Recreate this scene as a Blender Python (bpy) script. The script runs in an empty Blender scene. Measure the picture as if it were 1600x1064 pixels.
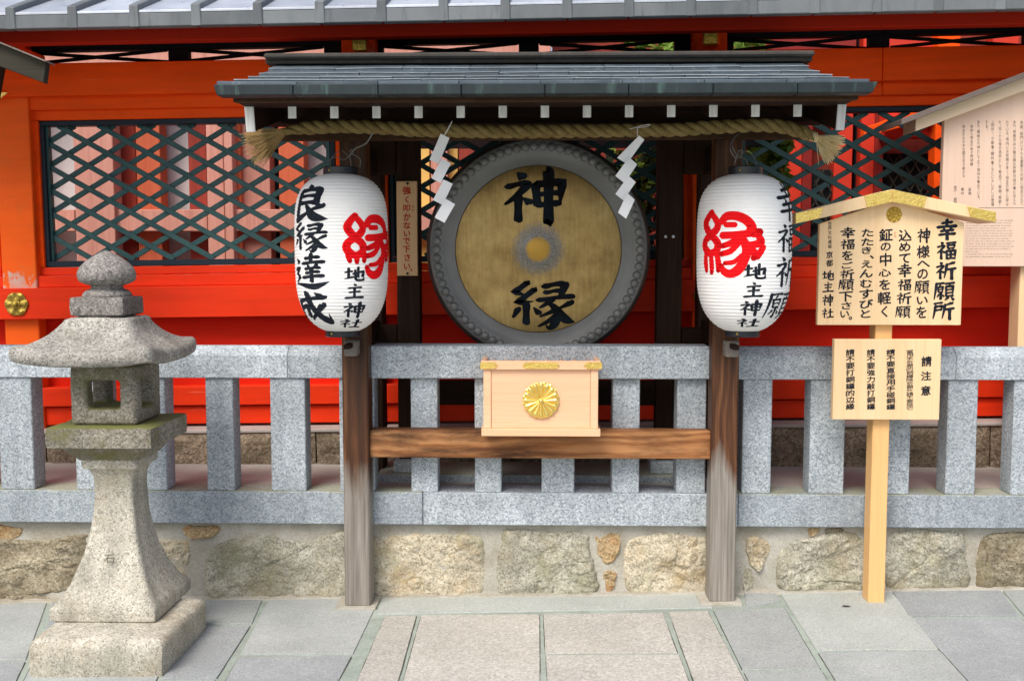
import bpy, bmesh, math, random
from mathutils import Vector, noise as mnoise
R = math.radians
rnd = random.Random(7)
SC = bpy.context.scene
COL = SC.collection

# ---------------------------------------------------------------- camera, sky, sun, exposure
CAM_H = 1.53; YAW = math.atan(40/1600); PITCH = math.atan(122/1600)
cd = bpy.data.cameras.new('camera'); cam = bpy.data.objects.new('camera', cd); COL.objects.link(cam)
cam.location = (0, 0, CAM_H); cam.rotation_euler = (math.pi/2-PITCH, 0, YAW)
cd.sensor_width = 36; cd.lens = 36; cd.clip_start = .05; cd.clip_end = 400
SC.camera = cam
w = bpy.data.worlds.new('World'); SC.world = w; w.use_nodes = True
bg = w.node_tree.nodes['Background']; sk = w.node_tree.nodes.new('ShaderNodeTexSky')
sk.sky_type = 'NISHITA'; sk.sun_disc = False
SUN_EL, SUN_AZ = R(52), R(205)
sk.sun_elevation = SUN_EL; sk.sun_rotation = SUN_AZ; sk.dust_density = 4.0; sk.air_density = 1.0; sk.ozone_density = .8
w.node_tree.links.new(sk.outputs[0], bg.inputs[0]); bg.inputs[1].default_value = .112
sl = bpy.data.lights.new('sun', 'SUN'); sl.energy = 1.5; sl.angle = R(28); sl.color = (1, .96, .90)
so = bpy.data.objects.new('sun', sl); COL.objects.link(so)
sd = Vector((math.sin(SUN_AZ)*math.cos(SUN_EL), math.cos(SUN_AZ)*math.cos(SUN_EL), math.sin(SUN_EL)))
so.rotation_euler = sd.to_track_quat('Z', 'Y').to_euler(); so.location = (-3, -6, 9)
SC.view_settings.view_transform = 'Standard'; SC.view_settings.look = 'None'
SC.view_settings.exposure = .76; SC.view_settings.gamma = 1; SC.view_settings.use_curve_mapping = False
SC.render.engine = 'CYCLES'
SC.cycles.max_bounces = 8

# ---------------------------------------------------------------- picking points of the place
Fv = Vector((-math.sin(YAW)*math.cos(PITCH), math.cos(YAW)*math.cos(PITCH), -math.sin(PITCH)))
Rv = Vector((math.cos(YAW), math.sin(YAW), 0)); Uv = Rv.cross(Fv)
def ray(px, py): return Fv + Rv*((px-800)/1600) - Uv*((py-532)/1600)
def at(px, py, Y):
    d = ray(px, py); t = Y/d.y
    return Vector((d.x*t, Y, CAM_H+d.z*t))
def ax(px, Y, py=400): return at(px, py, Y).x
def az(py, Y, px=840): return at(px, py, Y).z
GS = .021; G0 = -.034
def gz(x): return GS*x+G0
def gp(px, py):
    d = ray(px, py); t = (G0-CAM_H)/(d.z-GS*d.x)
    return Vector((d.x*t, d.y*t, CAM_H+d.z*t))

# ---------------------------------------------------------------- materials
class NT:
    def __init__(s, name):
        s.m = bpy.data.materials.new(name); s.m.use_nodes = True
        s.t = s.m.node_tree; s.b = s.t.nodes['Principled BSDF']
        s.tc = s.t.nodes.new('ShaderNodeTexCoord'); oi = s.t.nodes.new('ShaderNodeObjectInfo')
        s.rand = oi.outputs['Random']
        v = s.n('ShaderNodeVectorMath', operation='ADD'); s.l(s.tc.outputs['Object'], v.inputs[0])
        sc = s.n('ShaderNodeVectorMath', operation='SCALE'); sc.inputs[0].default_value = (7.3, 3.9, 11.7); s.l(s.rand, sc.inputs['Scale'])
        s.l(sc.outputs[0], v.inputs[1]); s.co = v.outputs[0]
    def n(s, ty, **k):
        q = s.t.nodes.new(ty)
        for a, b in k.items(): setattr(q, a, b)
        return q
    def l(s, a, b): s.t.links.new(a, b)
    def mapc(s, sc, raw=False):
        q = s.n('ShaderNodeMapping'); q.inputs['Scale'].default_value = sc
        s.l(s.tc.outputs['Object'] if raw else s.co, q.inputs[0]); return q.outputs[0]
    def noise(s, scale, detail=5, stretch=(1, 1, 1), dist=0, rough=.55):
        q = s.n('ShaderNodeTexNoise'); q.inputs['Scale'].default_value = scale; q.inputs['Detail'].default_value = detail
        q.inputs['Distortion'].default_value = dist; q.inputs['Roughness'].default_value = rough
        s.l(s.mapc(stretch), q.inputs['Vector']); return q.outputs['Fac']
    def voro(s, scale, stretch=(1, 1, 1)):
        q = s.n('ShaderNodeTexVoronoi'); q.inputs['Scale'].default_value = scale; s.l(s.mapc(stretch), q.inputs['Vector'])
        sx = s.n('ShaderNodeSeparateXYZ'); s.l(q.outputs['Color'], sx.inputs[0]); return sx.outputs[0], q.outputs['Distance']
    def ramp(s, fac, stops, interp='LINEAR'):
        q = s.n('ShaderNodeValToRGB'); q.color_ramp.interpolation = interp; e = q.color_ramp.elements
        while len(e) < len(stops): e.new(.5)
        for el, (p, c) in zip(e, stops):
            el.position = p; el.color = (c, c, c, 1) if isinstance(c, (int, float)) else (*c, 1)
        s.l(fac, q.inputs[0]); return q.outputs[0]
    def mix(s, fac, a, b, mode='MIX'):
        q = s.n('ShaderNodeMixRGB', blend_type=mode)
        for i, x in ((0, fac), (1, a), (2, b)):
            if isinstance(x, (int, float)): q.inputs[i].default_value = x if i == 0 else (x, x, x, 1)
            elif isinstance(x, tuple): q.inputs[i].default_value = (*x, 1)
            else: s.l(x, q.inputs[i])
        return q.outputs[0]
    def math(s, op, a, b=0.):
        q = s.n('ShaderNodeMath', operation=op)
        for i, x in ((0, a), (1, b)):
            if isinstance(x, (int, float)): q.inputs[i].default_value = x
            else: s.l(x, q.inputs[i])
        return q.outputs[0]
    def out(s, col, rough=.7, metal=0, bump=None, bs=.2, bd=.01, spec=.5):
        if isinstance(col, tuple): s.b.inputs['Base Color'].default_value = (*col, 1)
        else: s.l(col, s.b.inputs['Base Color'])
        if isinstance(rough, (int, float)): s.b.inputs['Roughness'].default_value = rough
        else: s.l(rough, s.b.inputs['Roughness'])
        s.b.inputs['Metallic'].default_value = metal; s.b.inputs['Specular IOR Level'].default_value = spec
        if bump is not None:
            q = s.n('ShaderNodeBump'); q.inputs['Strength'].default_value = bs; q.inputs['Distance'].default_value = bd
            s.l(bump, q.inputs['Height']); s.l(q.outputs[0], s.b.inputs['Normal'])
        return s.m

def granite(name, base, dark, light, sc=170, dirt=None, moss=None, top=None, bump=.25, rough=.8, var=.12, bd=.004, amt=.85, sp=(.16, .30, .72), streak=0):
    s = NT(name); f, d = s.voro(sc); f2, _ = s.voro(sc*1.9)
    c = s.ramp(f, [(0, dark), (sp[0], dark), (sp[1], base), (sp[2], base), (.82, light), (1, light)])
    c2 = s.ramp(f2, [(0, tuple(x*.6 for x in base)), (.25, base), (.8, base), (1, tuple(min(1, x*1.25) for x in base))])
    c = s.mix(.4, c, c2); c = s.mix(1-amt, c, base)
    big = s.ramp(s.noise(3.2, 4), [(.3, 1-var), (.7, 1+var)])
    c = s.mix(1, c, big, 'MULTIPLY')
    rv = s.ramp(s.rand, [(0, .92), (1, 1.06)]); c = s.mix(1, c, rv, 'MULTIPLY')
    if streak: c = s.mix(1, c, s.ramp(s.noise(16, 5, (1, 1, .10), .2), [(.32, 1-streak), (.6, 1.03)]), 'MULTIPLY')
    if dirt:
        c = s.mix(s.ramp(s.noise(dirt[1], 8, rough=.65), [(dirt[2], 0), (dirt[3], dirt[4])]), c, dirt[0], 'MIX')
    if moss:
        c = s.mix(s.ramp(s.noise(moss[1], 7, rough=.7), [(moss[2], 0), (moss[3], moss[4])]), c, moss[0])
    if top:
        ge = s.n('ShaderNodeNewGeometry'); sx = s.n('ShaderNodeSeparateXYZ'); s.l(ge.outputs['Normal'], sx.inputs[0])
        tm = s.math('ADD', s.math('MULTIPLY', sx.outputs[2], .45), s.noise(9, 6, rough=.65))
        c = s.mix(s.ramp(tm, [(.68, 0), (.92, top[1])]), c, top[0])
    h = s.mix(.5, s.noise(sc*.5, 4), s.noise(22, 6))
    return s.out(c, rough, 0, h, bump, bd, .2)

def wood(name, stops, axis='z', g=26, rough=.7, bump=.35, fine=140, spec=.3, ringy=0, over=None, tint=.1):
    s = NT(name); st = {'x': (.06, 1, 1), 'y': (1, .06, 1), 'z': (1, 1, .06)}[axis]
    n1 = s.noise(g, 8, st, .6, .6); n2 = s.noise(fine, 3, tuple(x if x == 1 else .03 for x in st), 0, .5)
    f = s.mix(.35, n1, n2)
    if ringy:
        wv = s.n('ShaderNodeTexWave', wave_type='RINGS', rings_direction={'x': 'X', 'y': 'Y', 'z': 'Z'}[axis])
        wv.inputs['Scale'].default_value = 9; wv.inputs['Distortion'].default_value = 9; wv.inputs['Detail'].default_value = 3; wv.inputs['Detail Scale'].default_value = .8
        st2 = {'x': (.22, 1, 1), 'y': (1, .22, 1), 'z': (1, 1, .22)}[axis]
        s.l(s.mapc(st2), wv.inputs['Vector']); f = s.mix(ringy, f, wv.outputs['Fac'])
    c = s.ramp(f, stops)
    c = s.mix(1, c, s.ramp(s.rand, [(0, 1-tint), (1, 1+tint)]), 'MULTIPLY')
    if over: c = over(s, c)
    return s.out(c, rough, 0, f, bump, .003, spec)

def paint(name, col, rough=.42, var=.1, chips=None, streak=.06, spec=.4):
    s = NT(name)
    c = s.mix(1, col, s.ramp(s.noise(2.5, 5), [(.3, 1-var), (.7, 1+var*.5)]), 'MULTIPLY')
    c = s.mix(1, c, s.ramp(s.noise(18, 5, (.1, 1, 1), .4), [(.3, 1-streak), (.7, 1+streak)]), 'MULTIPLY')
    c = s.mix(s.ramp(s.noise(30, 9, rough=.72), [(.66, 0), (.74, .35)]), c, tuple(x*.6+.05 for x in col))
    if col[0] > .5: c = s.mix(s.ramp(s.noise(16, 6, (.07, 1, 2.2), .3, .6), [(.685, 0), (.72, .45)]), c, (.88, .36, .22))
    if chips: c = chips(s, c)
    h = s.mix(.5, s.noise(60, 4, (.08, 1, 1)), s.noise(9, 4))
    return s.out(c, s.ramp(s.noise(6, 4), [(.3, rough-.06), (.7, rough+.12)]), 0, h, .25, .002, spec)

def stone_stain(s, c):
    return c
G_FENCE = granite('fence_granite', (.40, .455, .495), (.12, .145, .17), (.68, .72, .74), 165, var=.13, amt=.9, dirt=((.24, .27, .28), 4, .5, .78, .45), streak=.16)
G_FENCE_B = granite('fence_granite_lower', streak=.14, top=((.30, .30, .15), .55), base=(.33, .38, .415), dark=(.12, .145, .165), light=(.56, .60, .62), sc=170, var=.14, dirt=((.20, .23, .28), 5, .5, .75, .5))
G_LAMP = granite('lantern_stone_pale', streak=.22, base=(.45, .425, .35), dark=(.10, .09, .07), light=(.70, .67, .59), sc=185, dirt=((.34, .26, .14), 4, .5, .72, .55), moss=((.22, .22, .17), 5, .52, .72, .55), sp=(.12, .24, .66), bump=.5, var=.14)
G_LAMP_D = granite('lantern_stone_weathered', top=((.15, .16, .04), .85), base=(.25, .23, .185), dark=(.05, .047, .04), light=(.46, .44, .38), sc=150, dirt=((.11, .095, .07), 5, .48, .7, .6), moss=((.15, .15, .045), 5, .52, .68, .7), bump=.6, var=.2)
G_LAMP_R = granite('lantern_stone_roof', streak=.25, base=(.35, .335, .30), dark=(.07, .065, .058), light=(.60, .58, .53), sc=170, dirt=((.17, .155, .13), 5, .50, .72, .6), moss=((.17, .165, .07), 4, .62, .78, .5), bump=.6, var=.18)
G_LAMP_K = granite('lantern_stone_dark', (.225, .21, .195), (.04, .036, .033), (.43, .41, .385), 150, dirt=((.11, .095, .08), 5, .48, .7, .65), bump=.6, var=.2)
WALLST = [granite('wall_stone_grey', (.39, .375, .30), (.12, .11, .08), (.60, .585, .50), 150, dirt=((.23, .19, .10), 6, .45, .7, .7), moss=((.21, .22, .12), 4, .5, .75, .6), bump=.9, var=.25, bd=.01),
          granite('wall_stone_warm', (.48, .43, .32), (.16, .13, .08), (.66, .62, .51), 150, dirt=((.40, .26, .10), 6, .5, .68, .6), moss=((.33, .34, .20), 4, .5, .75, .6), bump=.9, var=.22, bd=.01),
          granite('wall_stone_dark', (.30, .265, .185), (.07, .06, .04), (.48, .44, .34), 130, dirt=((.15, .11, .06), 6, .42, .66, .7), moss=((.25, .24, .11), 4, .55, .75, .5), bump=.9, var=.25, bd=.01),
          granite('wall_stone_rust', (.36, .26, .14), (.14, .09, .04), (.55, .45, .28), 130, dirt=((.42, .19, .06), 8, .5, .68, .75), bump=.8, var=.25, bd=.01)]
MORTAR = granite('mortar', (.44, .42, .36), (.27, .25, .19), (.56, .545, .49), 170, dirt=((.26, .225, .15), 6, .46, .70, .75), moss=((.52, .53, .50), 4, .5, .7, .5), bump=.7, var=.15, amt=.5, bd=.008)
JOINT = granite('joint_mortar', (.33, .38, .335), (.19, .22, .19), (.44, .48, .435), 220, dirt=((.20, .22, .18), 9, .5, .7, .5), bump=.5, var=.15, amt=.5)
PAVE_G = granite('paving_grey', (.37, .39, .38), (.25, .265, .26), (.50, .515, .50), 210, dirt=((.27, .29, .28), 3.5, .45, .75, .5), moss=((.30, .36, .32), 2.5, .5, .8, .35), bump=.35, var=.09)
PAVE_GD = granite('paving_grey_dark', (.325, .345, .35), (.22, .235, .24), (.45, .465, .465), 210, dirt=((.24, .25, .26), 3.5, .45, .75, .5), bump=.35, var=.09)
PAVE_GL = granite('paving_grey_light', (.42, .445, .42), (.29, .31, .29), (.54, .57, .545), 210, dirt=((.36, .38, .35), 3.5, .45, .75, .4), bump=.35, var=.08)
PAVE_P = granite('paving_pinkish', (.46, .445, .40), (.29, .275, .25), (.63, .61, .57), 130, dirt=((.37, .34, .29), 4, .45, .75, .4), moss=((.38, .40, .36), 3, .55, .8, .4), bump=.7, var=.09)
FLOORC = granite('court_floor_concrete', (.42, .385, .36), (.34, .31, .285), (.50, .47, .44), 120, dirt=((.30, .275, .25), 3, .45, .75, .5), bump=.3, var=.12, amt=.5)
PLINTH = granite('plinth_stone', (.27, .21, .15), (.07, .05, .035), (.45, .38, .29), 110, dirt=((.10, .085, .05), 7, .42, .7, .7), bump=1, var=.3, bd=.02)
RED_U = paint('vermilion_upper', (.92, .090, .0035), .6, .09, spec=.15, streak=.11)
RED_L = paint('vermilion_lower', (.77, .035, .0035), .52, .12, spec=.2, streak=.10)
def peel(s, c):
    sx = s.n('ShaderNodeSeparateXYZ'); s.l(s.tc.outputs['Object'], sx.inputs[0])
    zr = s.n('ShaderNodeMapRange'); zr.inputs[1].default_value = .86; zr.inputs[2].default_value = 1.06; zr.inputs[3].default_value = .17; zr.inputs[4].default_value = -.075
    s.l(sx.outputs[2], zr.inputs[0])
    f = s.math('ADD', s.noise(22, 9, (1, 1, .5), 0, .7), zr.outputs[0])
    lowm = s.ramp(sx.outputs[2], [(.80, 0), (.84, 1)])
    c = s.mix(s.math('MULTIPLY', s.ramp(f, [(.58, 0), (.61, .85)]), lowm), c, (.56, .48, .42))
    return s.mix(s.math('MULTIPLY', s.ramp(s.math('ADD', s.noise(9, 6), zr.outputs[0]), [(.5, 0), (.75, .5)]), lowm), c, (.66, .16, .03))
RED_P = paint('vermilion_peeling_post', (.92, .12, .006), .55, chips=peel, spec=.2)
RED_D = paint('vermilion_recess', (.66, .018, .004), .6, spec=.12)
RED_E = paint('eave_shade_red', (.42, .020, .006), .65, spec=.1)  # red darkened to paint in the shade under the fence roof
PINKW = wood('faded_red_wood', [(.25, (.42, .17, .13)), (.5, (.55, .26, .20)), (.75, (.64, .33, .27))], 'z', 20, .8)
ORANW = wood('orange_red_wood', [(.25, (.40, .075, .03)), (.5, (.52, .115, .05)), (.75, (.60, .16, .075))], 'z', 20, .8)
DREDW = wood('dark_red_wood', [(.25, (.20, .025, .015)), (.75, (.36, .05, .03))], 'z', 20, .7)
PLASTER = granite('white_plaster', (.66, .66, .66), (.58, .58, .58), (.72, .72, .72), 60, dirt=((.5, .5, .5), 3, .5, .8, .4), var=.05, amt=.3)
YELP = paint('ochre_panel', (.75, .50, .14), .6)
BLACKW = paint('black_lacquer', (.010, .012, .015), .6, spec=.12)
NAVYW = paint('dark_frame_paint', (.016, .028, .042), .5, spec=.2)
def teal_wear(s, c):
    return s.mix(s.ramp(s.noise(11, 7, rough=.7), [(.45, 0), (.7, .55)]), c, (.045, .14, .125))
TEAL = paint('teal_lattice_paint', (.026, .085, .090), .5, var=.25, chips=teal_wear)
def copper(name, a, b, c3, rough=.6, metal=0, spec=.25):
    s = NT(name)
    c = s.ramp(s.noise(6, 7, (1, 1, .5), .5), [(.3, a), (.55, b), (.75, a)])
    c = s.mix(s.ramp(s.noise(16, 7, (1.6, 1, .25), .3, .65), [(.56, 0), (.70, .55)]), c, c3)
    c = s.mix(1, c, s.ramp(s.rand, [(0, .8), (1, 1.2)]), 'MULTIPLY')
    return s.out(c, s.ramp(s.noise(12, 4), [(.3, rough-.1), (.7, rough+.15)]), metal, s.noise(14, 5), .25, .004, spec)
COPPER = copper('aged_copper_sheet', (.048, .068, .085), (.078, .105, .13), (.20, .24, .27), .55, 0, .4)
COPPER_L = copper('copper_edge_highlight', (.25, .30, .33), (.38, .43, .45), (.5, .54, .55), .5, 0, .3)  # pale tone that paints the bright highlight on the shingle edges
COPPER_F = copper('aged_copper_fascia', (.012, .020, .023), (.022, .032, .036), (.075, .14, .12), .5)
COPPER_S = copper('roof_sheet_metal', (.42, .46, .52), (.52, .56, .62), (.55, .58, .60), .35, .3, .5)
COPPER_R = copper('grey_roof_metal', (.125, .14, .15), (.165, .18, .19), (.075, .08, .085), .6)
RIDGE = copper('ridge_board_metal', (.045, .042, .038), (.062, .058, .053), (.10, .10, .095), .7, 0, .12)
DARKW = wood('dark_stained_wood', [(.2, (.008, .004, .003)), (.5, (.020, .010, .006)), (.8, (.042, .022, .013))], 'x', 24, .75, spec=.12)
DARKWZ = wood('dark_stained_wood_upright', [(.2, (.012, .006, .004)), (.5, (.030, .015, .009)), (.8, (.055, .030, .018))], 'z', 24, .7, spec=.12)
RAFTW = wood('rafter_brown_wood', [(.2, (.030, .016, .009)), (.5, (.060, .032, .017)), (.8, (.10, .055, .028))], 'y', 24, .8, spec=.12)
def post_over(s, c):
    sx = s.n('ShaderNodeSeparateXYZ'); s.l(s.tc.outputs['Object'], sx.inputs[0])
    f = s.math('ADD', sx.outputs[2], s.math('MULTIPLY', s.math('SUBTRACT', s.noise(12, 5, (1, 1, .12)), .5), .55))
    g = s.ramp(s.mix(.5, s.noise(30, 7, (1, 1, .05), .5), s.noise(120, 3, (1, 1, .03))), [(.3, (.125, .108, .090)), (.5, (.245, .220, .190)), (.7, (.37, .34, .30))])
    return s.mix(s.ramp(f, [(.56, 1), (.68, 0)]), c, g)
POSTW = wood('canopy_post_wood', [(.3, (.018, .009, .006)), (.52, (.075, .029, .012)), (.72, (.20, .085, .034))], 'z', 11, .5, ringy=.12, over=post_over)
def beam_over(s, c):
    return s.mix(s.ramp(s.noise(3.2, 6, (.5, 1, 2), .3, .65), [(.42, 0), (.58, .85)]), c, (.045, .020, .011))
BEAMW = wood('front_beam_wood', [(.25, (.10, .038, .014)), (.45, (.34, .14, .05)), (.65, (.52, .26, .11)), (.85, (.62, .40, .22))], 'x', 15, .6, ringy=.16, spec=.2, over=beam_over)
GREYW = wood('grey_weathered_wood', [(.3, (.13, .11, .095)), (.7, (.28, .25, .22))], 'y', 24, .8)
SIGNW = wood('pale_cypress_board', [(.25, (.70, .46, .23)), (.5, (.82, .585, .335)), (.75, (.87, .66, .41))], 'z', 7, .55, .12, tint=.03)
SIGNP = wood('sign_post_wood', [(.2, (.66, .37, .14)), (.5, (.78, .46, .19)), (.8, (.84, .54, .26))], 'z', 9, .5, .12, tint=.03)
BOXW = wood('offering_box_wood', [(.25, (.79, .43, .23)), (.5, (.88, .54, .33)), (.75, (.92, .60, .39))], 'x', 6, .42, .08, tint=.02)
PLAQW = wood('plaque_wood', [(.2, (.56, .33, .16)), (.5, (.66, .41, .21)), (.8, (.70, .46, .25))], 'z', 10, .6, .15)
BRDW = wood('notice_board_face', [(.2, (.62, .44, .33)), (.5, (.72, .53, .41)), (.8, (.76, .58, .46))], 'z', 6, .6, .1, tint=.03)
BRDR = wood('notice_board_rail', [(.2, (.78, .58, .38)), (.5, (.86, .67, .47)), (.8, (.9, .73, .54))], 'x', 7, .6, .1)
OLDR = wood('old_roof_board', [(.3, (.030, .027, .020)), (.7, (.060, .055, .042))], 'x', 14, .85, spec=.1)
ROOFB = wood('weathered_roof_strip', [(.3, (.12, .095, .085)), (.7, (.20, .16, .14))], 'x', 18, .8)
def gold(name, c1, c2, b=.6, sc=120, rough=.28):
    s = NT(name); f, d = s.voro(sc); c = s.ramp(d, [(.1, c2), (.35, c1)])
    c = s.mix(s.ramp(s.noise(40, 5), [(.5, 0), (.7, .5)]), c, c2)
    return s.out(c, rough, .85, s.mix(.5, d, s.noise(70, 4)), b, .004)
GOLD = gold('engraved_gilt_fitting', (1.0, .72, .20), (.72, .42, .07), .7)
GOLDS = gold('polished_gold', (1.0, .74, .22), (.95, .62, .14), .08, 30, .22)
GOLDD = gold('dull_gilt', (.46, .34, .07), (.20, .14, .02), .8, 90, .5)
GOLDE = gold('matt_gold_emblem', (.58, .40, .08), (.30, .18, .02), .9, 160, .5)
s = NT('white_rafter_paint'); WHITE = s.out(s.ramp(s.noise(60, 5, (1, 1, .1)), [(.3, (.62, .61, .58)), (.6, (.82, .82, .81))]), .7, 0, s.noise(60, 4, (1, 1, .1)), .2, .002)
s = NT('paper_white'); PAPER = s.out(s.ramp(s.noise(8, 4), [(.3, (.78, .79, .80)), (.7, (.86, .86, .87))]), .8, 0, s.noise(20, 3), .1, .002, .2)
s = NT('lantern_paper')
_c = s.ramp(s.noise(7, 5), [(.3, (.86, .85, .83)), (.7, (.91, .905, .895))])
LPAPER = s.out(_c, .55, 0, s.noise(90, 3), .06, .001, .35)
s = NT('black_ink'); INK = s.out(s.ramp(s.noise(40, 5), [(.3, (.008, .010, .015)), (.7, (.022, .028, .040))]), .85, spec=.12)
s = NT('glossy_black_ink'); INKG = s.out(s.ramp(s.noise(10, 5), [(.4, (.004, .004, .005)), (.7, (.010, .018, .026))]), .8, spec=.12)
s = NT('small_print_ink'); INKS = s.out((.085, .07, .06), .7)
s = NT('red_ink'); INKR = s.out(s.ramp(s.noise(14, 5), [(.3, (.74, .005, .010)), (.7, (.86, .009, .012))]), .8, spec=.1)
s = NT('plaque_red_ink'); INKP = s.out((.46, .012, .008), .8, spec=.1)
s = NT('carved_letter'); INKC = s.out((.09, .08, .06), .9)
s = NT('black_cap'); CAPB = s.out((.012, .015, .022), .3)
s = NT('grey_wire'); WIRE = s.out((.20, .19, .18), .5, .3)
def straw(name, a, b, c):
    s = NT(name); f = s.noise(160, 4, (1, 1, 1), 1)
    f = s.mix(.5, f, s.noise(18, 4)); return s.out(s.ramp(f, [(.3, a), (.5, b), (.7, c)]), .85, 0, f, .8, .004, .2)
ROPEM = straw('straw_rope', (.085, .058, .018), (.20, .145, .052), (.31, .24, .105))
STRAWL = straw('straw_tassel_pale', (.55, .42, .19), (.74, .60, .33), (.84, .73, .47))
STRAWD = straw('straw_tassel_brown', (.20, .12, .045), (.34, .22, .09), (.48, .35, .16))
def bronze():
    s = NT('bronze_gong_face'); ln = s.n('ShaderNodeVectorMath', operation='LENGTH')
    s.l(s.mapc((1, 0, 1), True), ln.inputs[0]); r = ln.outputs['Value']
    n1 = s.noise(5, 9, rough=.68); n2 = s.noise(90, 4, (1, 1, .08))
    c = s.ramp(s.mix(.22, n1, n2), [(.32, (.22, .135, .048)), (.5, (.42, .285, .105)), (.68, (.62, .46, .19))])
    vf, _ = s.voro(260); rn = s.math('ADD', r, s.math('MULTIPLY', s.math('SUBTRACT', s.noise(60, 5), .5), .08))
    g = s.ramp(vf, [(.2, (.13, .13, .13)), (.6, (.20, .20, .195)), (1, (.27, .265, .25))])
    q = s.n('ShaderNodeMapRange'); q.inputs[1].default_value = 0; q.inputs[2].default_value = .5; s.l(rn, q.inputs[0])
    m = s.ramp(q.outputs[0], [(.09, 0), (.13, .95), (.20, .75), (.27, 0)])
    c = s.mix(m, c, g)
    q2 = s.n('ShaderNodeMapRange'); q2.inputs[1].default_value = 0; q2.inputs[2].default_value = .5; s.l(r, q2.inputs[0])
    c = s.mix(s.ramp(q2.outputs[0], [(.09, .9), (.13, 0)]), c, (.50, .29, .05))
    return s.out(c, s.ramp(n1, [(.3, .34), (.7, .52)]), .75, s.mix(.5, n2, s.noise(60, 4)), .2, .002)
BRONZE = bronze()
s = NT('grey_gong_metal')
GONGG = s.out(s.ramp(s.noise(3, 6), [(.25, (.125, .125, .118)), (.5, (.185, .187, .18)), (.75, (.245, .25, .245))]), .45, .2, s.noise(30, 5), .15, .003)
s = NT('dark_gong_rim')
GONGD = s.out(s.ramp(s.noise(9, 6), [(.4, (.030, .026, .024)), (.75, (.10, .055, .03))]), .6, .2, s.noise(40, 5), .4, .004)
s = NT('leaf_green'); LEAF = s.out(s.ramp(s.noise(3, 4), [(.3, (.07, .14, .02)), (.55, (.18, .30, .04)), (.75, (.34, .44, .07))]), .6, 0, None, spec=.2)
s = NT('leaf_dark'); LEAFD = s.out(s.ramp(s.noise(4, 4), [(.3, (.010, .022, .006)), (.7, (.035, .06, .016))]), .6, 0, None, spec=.2)
BARK = wood('bark', [(.3, (.04, .03, .02)), (.7, (.10, .08, .06))], 'z', 20, .9)

# ---------------------------------------------------------------- object helpers
def tag(o, label=None, cat=None, group=None, kind=None):
    if label: o['label'] = label
    if cat: o['category'] = cat
    if group: o['group'] = group
    if kind: o['kind'] = kind
    return o
def thing(name, label, cat, loc, group=None, rot=None):
    o = bpy.data.objects.new(name, None); COL.objects.link(o); o.location = loc; o.empty_display_size = .1
    if rot: o.rotation_euler = rot
    return tag(o, label, cat, group)
def abso(o):
    p = Vector((0, 0, 0))
    while o is not None: p = p + o.location; o = o.parent
    return p
def link(name, me, mats, parent=None, origin=(0, 0, 0), rot=None):
    o = bpy.data.objects.new(name, me); COL.objects.link(o)
    if me.materials.__len__() == 0:
        for m in (mats if isinstance(mats, (list, tuple)) else [mats]): me.materials.append(m)
    o.location = Vector(origin) - (abso(parent) if parent else Vector((0, 0, 0)))
    if parent: o.parent = parent
    if rot: o.rotation_euler = rot
    return o
def mk(name, vs, fs, mat, parent=None, origin=None, smooth=False, autos=None, fm=None):
    vs = [Vector(v) for v in vs]
    if origin is None:
        o = Vector((sum(v.x for v in vs)/len(vs), sum(v.y for v in vs)/len(vs), sum(v.z for v in vs)/len(vs)))
    else: o = Vector(origin)
    me = bpy.data.meshes.new(name); me.from_pydata([v-o for v in vs], [], fs)
    bm = bmesh.new(); bm.from_mesh(me); bmesh.ops.recalc_face_normals(bm, faces=bm.faces) if not fm == 'keep' else None
    bm.to_mesh(me); bm.free()
    if smooth: me.polygons.foreach_set('use_smooth', [True]*len(me.polygons))
    if autos:
        try: me.set_sharp_from_angle(angle=R(autos))
        except Exception: pass
    return link(name, me, mat, parent, o)
def bevmesh(name, vs, fs, bev, seg=1):
    me = bpy.data.meshes.new(name); me.from_pydata(vs, [], fs)
    bm = bmesh.new(); bm.from_mesh(me); bmesh.ops.recalc_face_normals(bm, faces=bm.faces)
    if bev > 0: bmesh.ops.bevel(bm, geom=bm.edges[:], offset=bev, segments=seg, affect='EDGES', profile=.6, clamp_overlap=True)
    bm.to_mesh(me); bm.free(); return me
HF = [(0, 1, 2, 3), (7, 6, 5, 4), (0, 4, 5, 1), (1, 5, 6, 2), (2, 6, 7, 3), (3, 7, 4, 0)]
def hexa(name, p, mat, parent=None, bev=.003, origin=None, seg=1):
    p = [Vector(q) for q in p]; o = Vector(origin) if origin is not None else sum(p, Vector())/8
    return link(name, bevmesh(name, [q-o for q in p], HF, bev, seg), mat, parent, o)
def box(name, b, mat, parent=None, bev=.003, base=False, seg=1):
    x0, x1, y0, y1, z0, z1 = b
    o = ((x0+x1)/2, (y0+y1)/2, z0 if base else (z0+z1)/2)
    return hexa(name, [(x0, y0, z0), (x1, y0, z0), (x1, y1, z0), (x0, y1, z0), (x0, y0, z1), (x1, y0, z1), (x1, y1, z1), (x0, y1, z1)], mat, parent, bev, o, seg)
def bar(name, a, b, wz, wy, mat, parent, bev=.002):
    a = Vector(a); b = Vector(b); d = (b-a).normalized(); n = Vector((0, 1, 0)); u = n.cross(d).normalized()
    if abs(d.y) > .9: n = Vector((1, 0, 0)); u = n.cross(d).normalized()
    n = d.cross(u).normalized(); ps = []
    for e in (a, b):
        for su, sn in ((-1, -1), (1, -1), (1, 1), (-1, 1)): ps.append(e+u*su*wz/2+n*sn*wy/2)
    return hexa(name, ps, mat, parent, bev)
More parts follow.
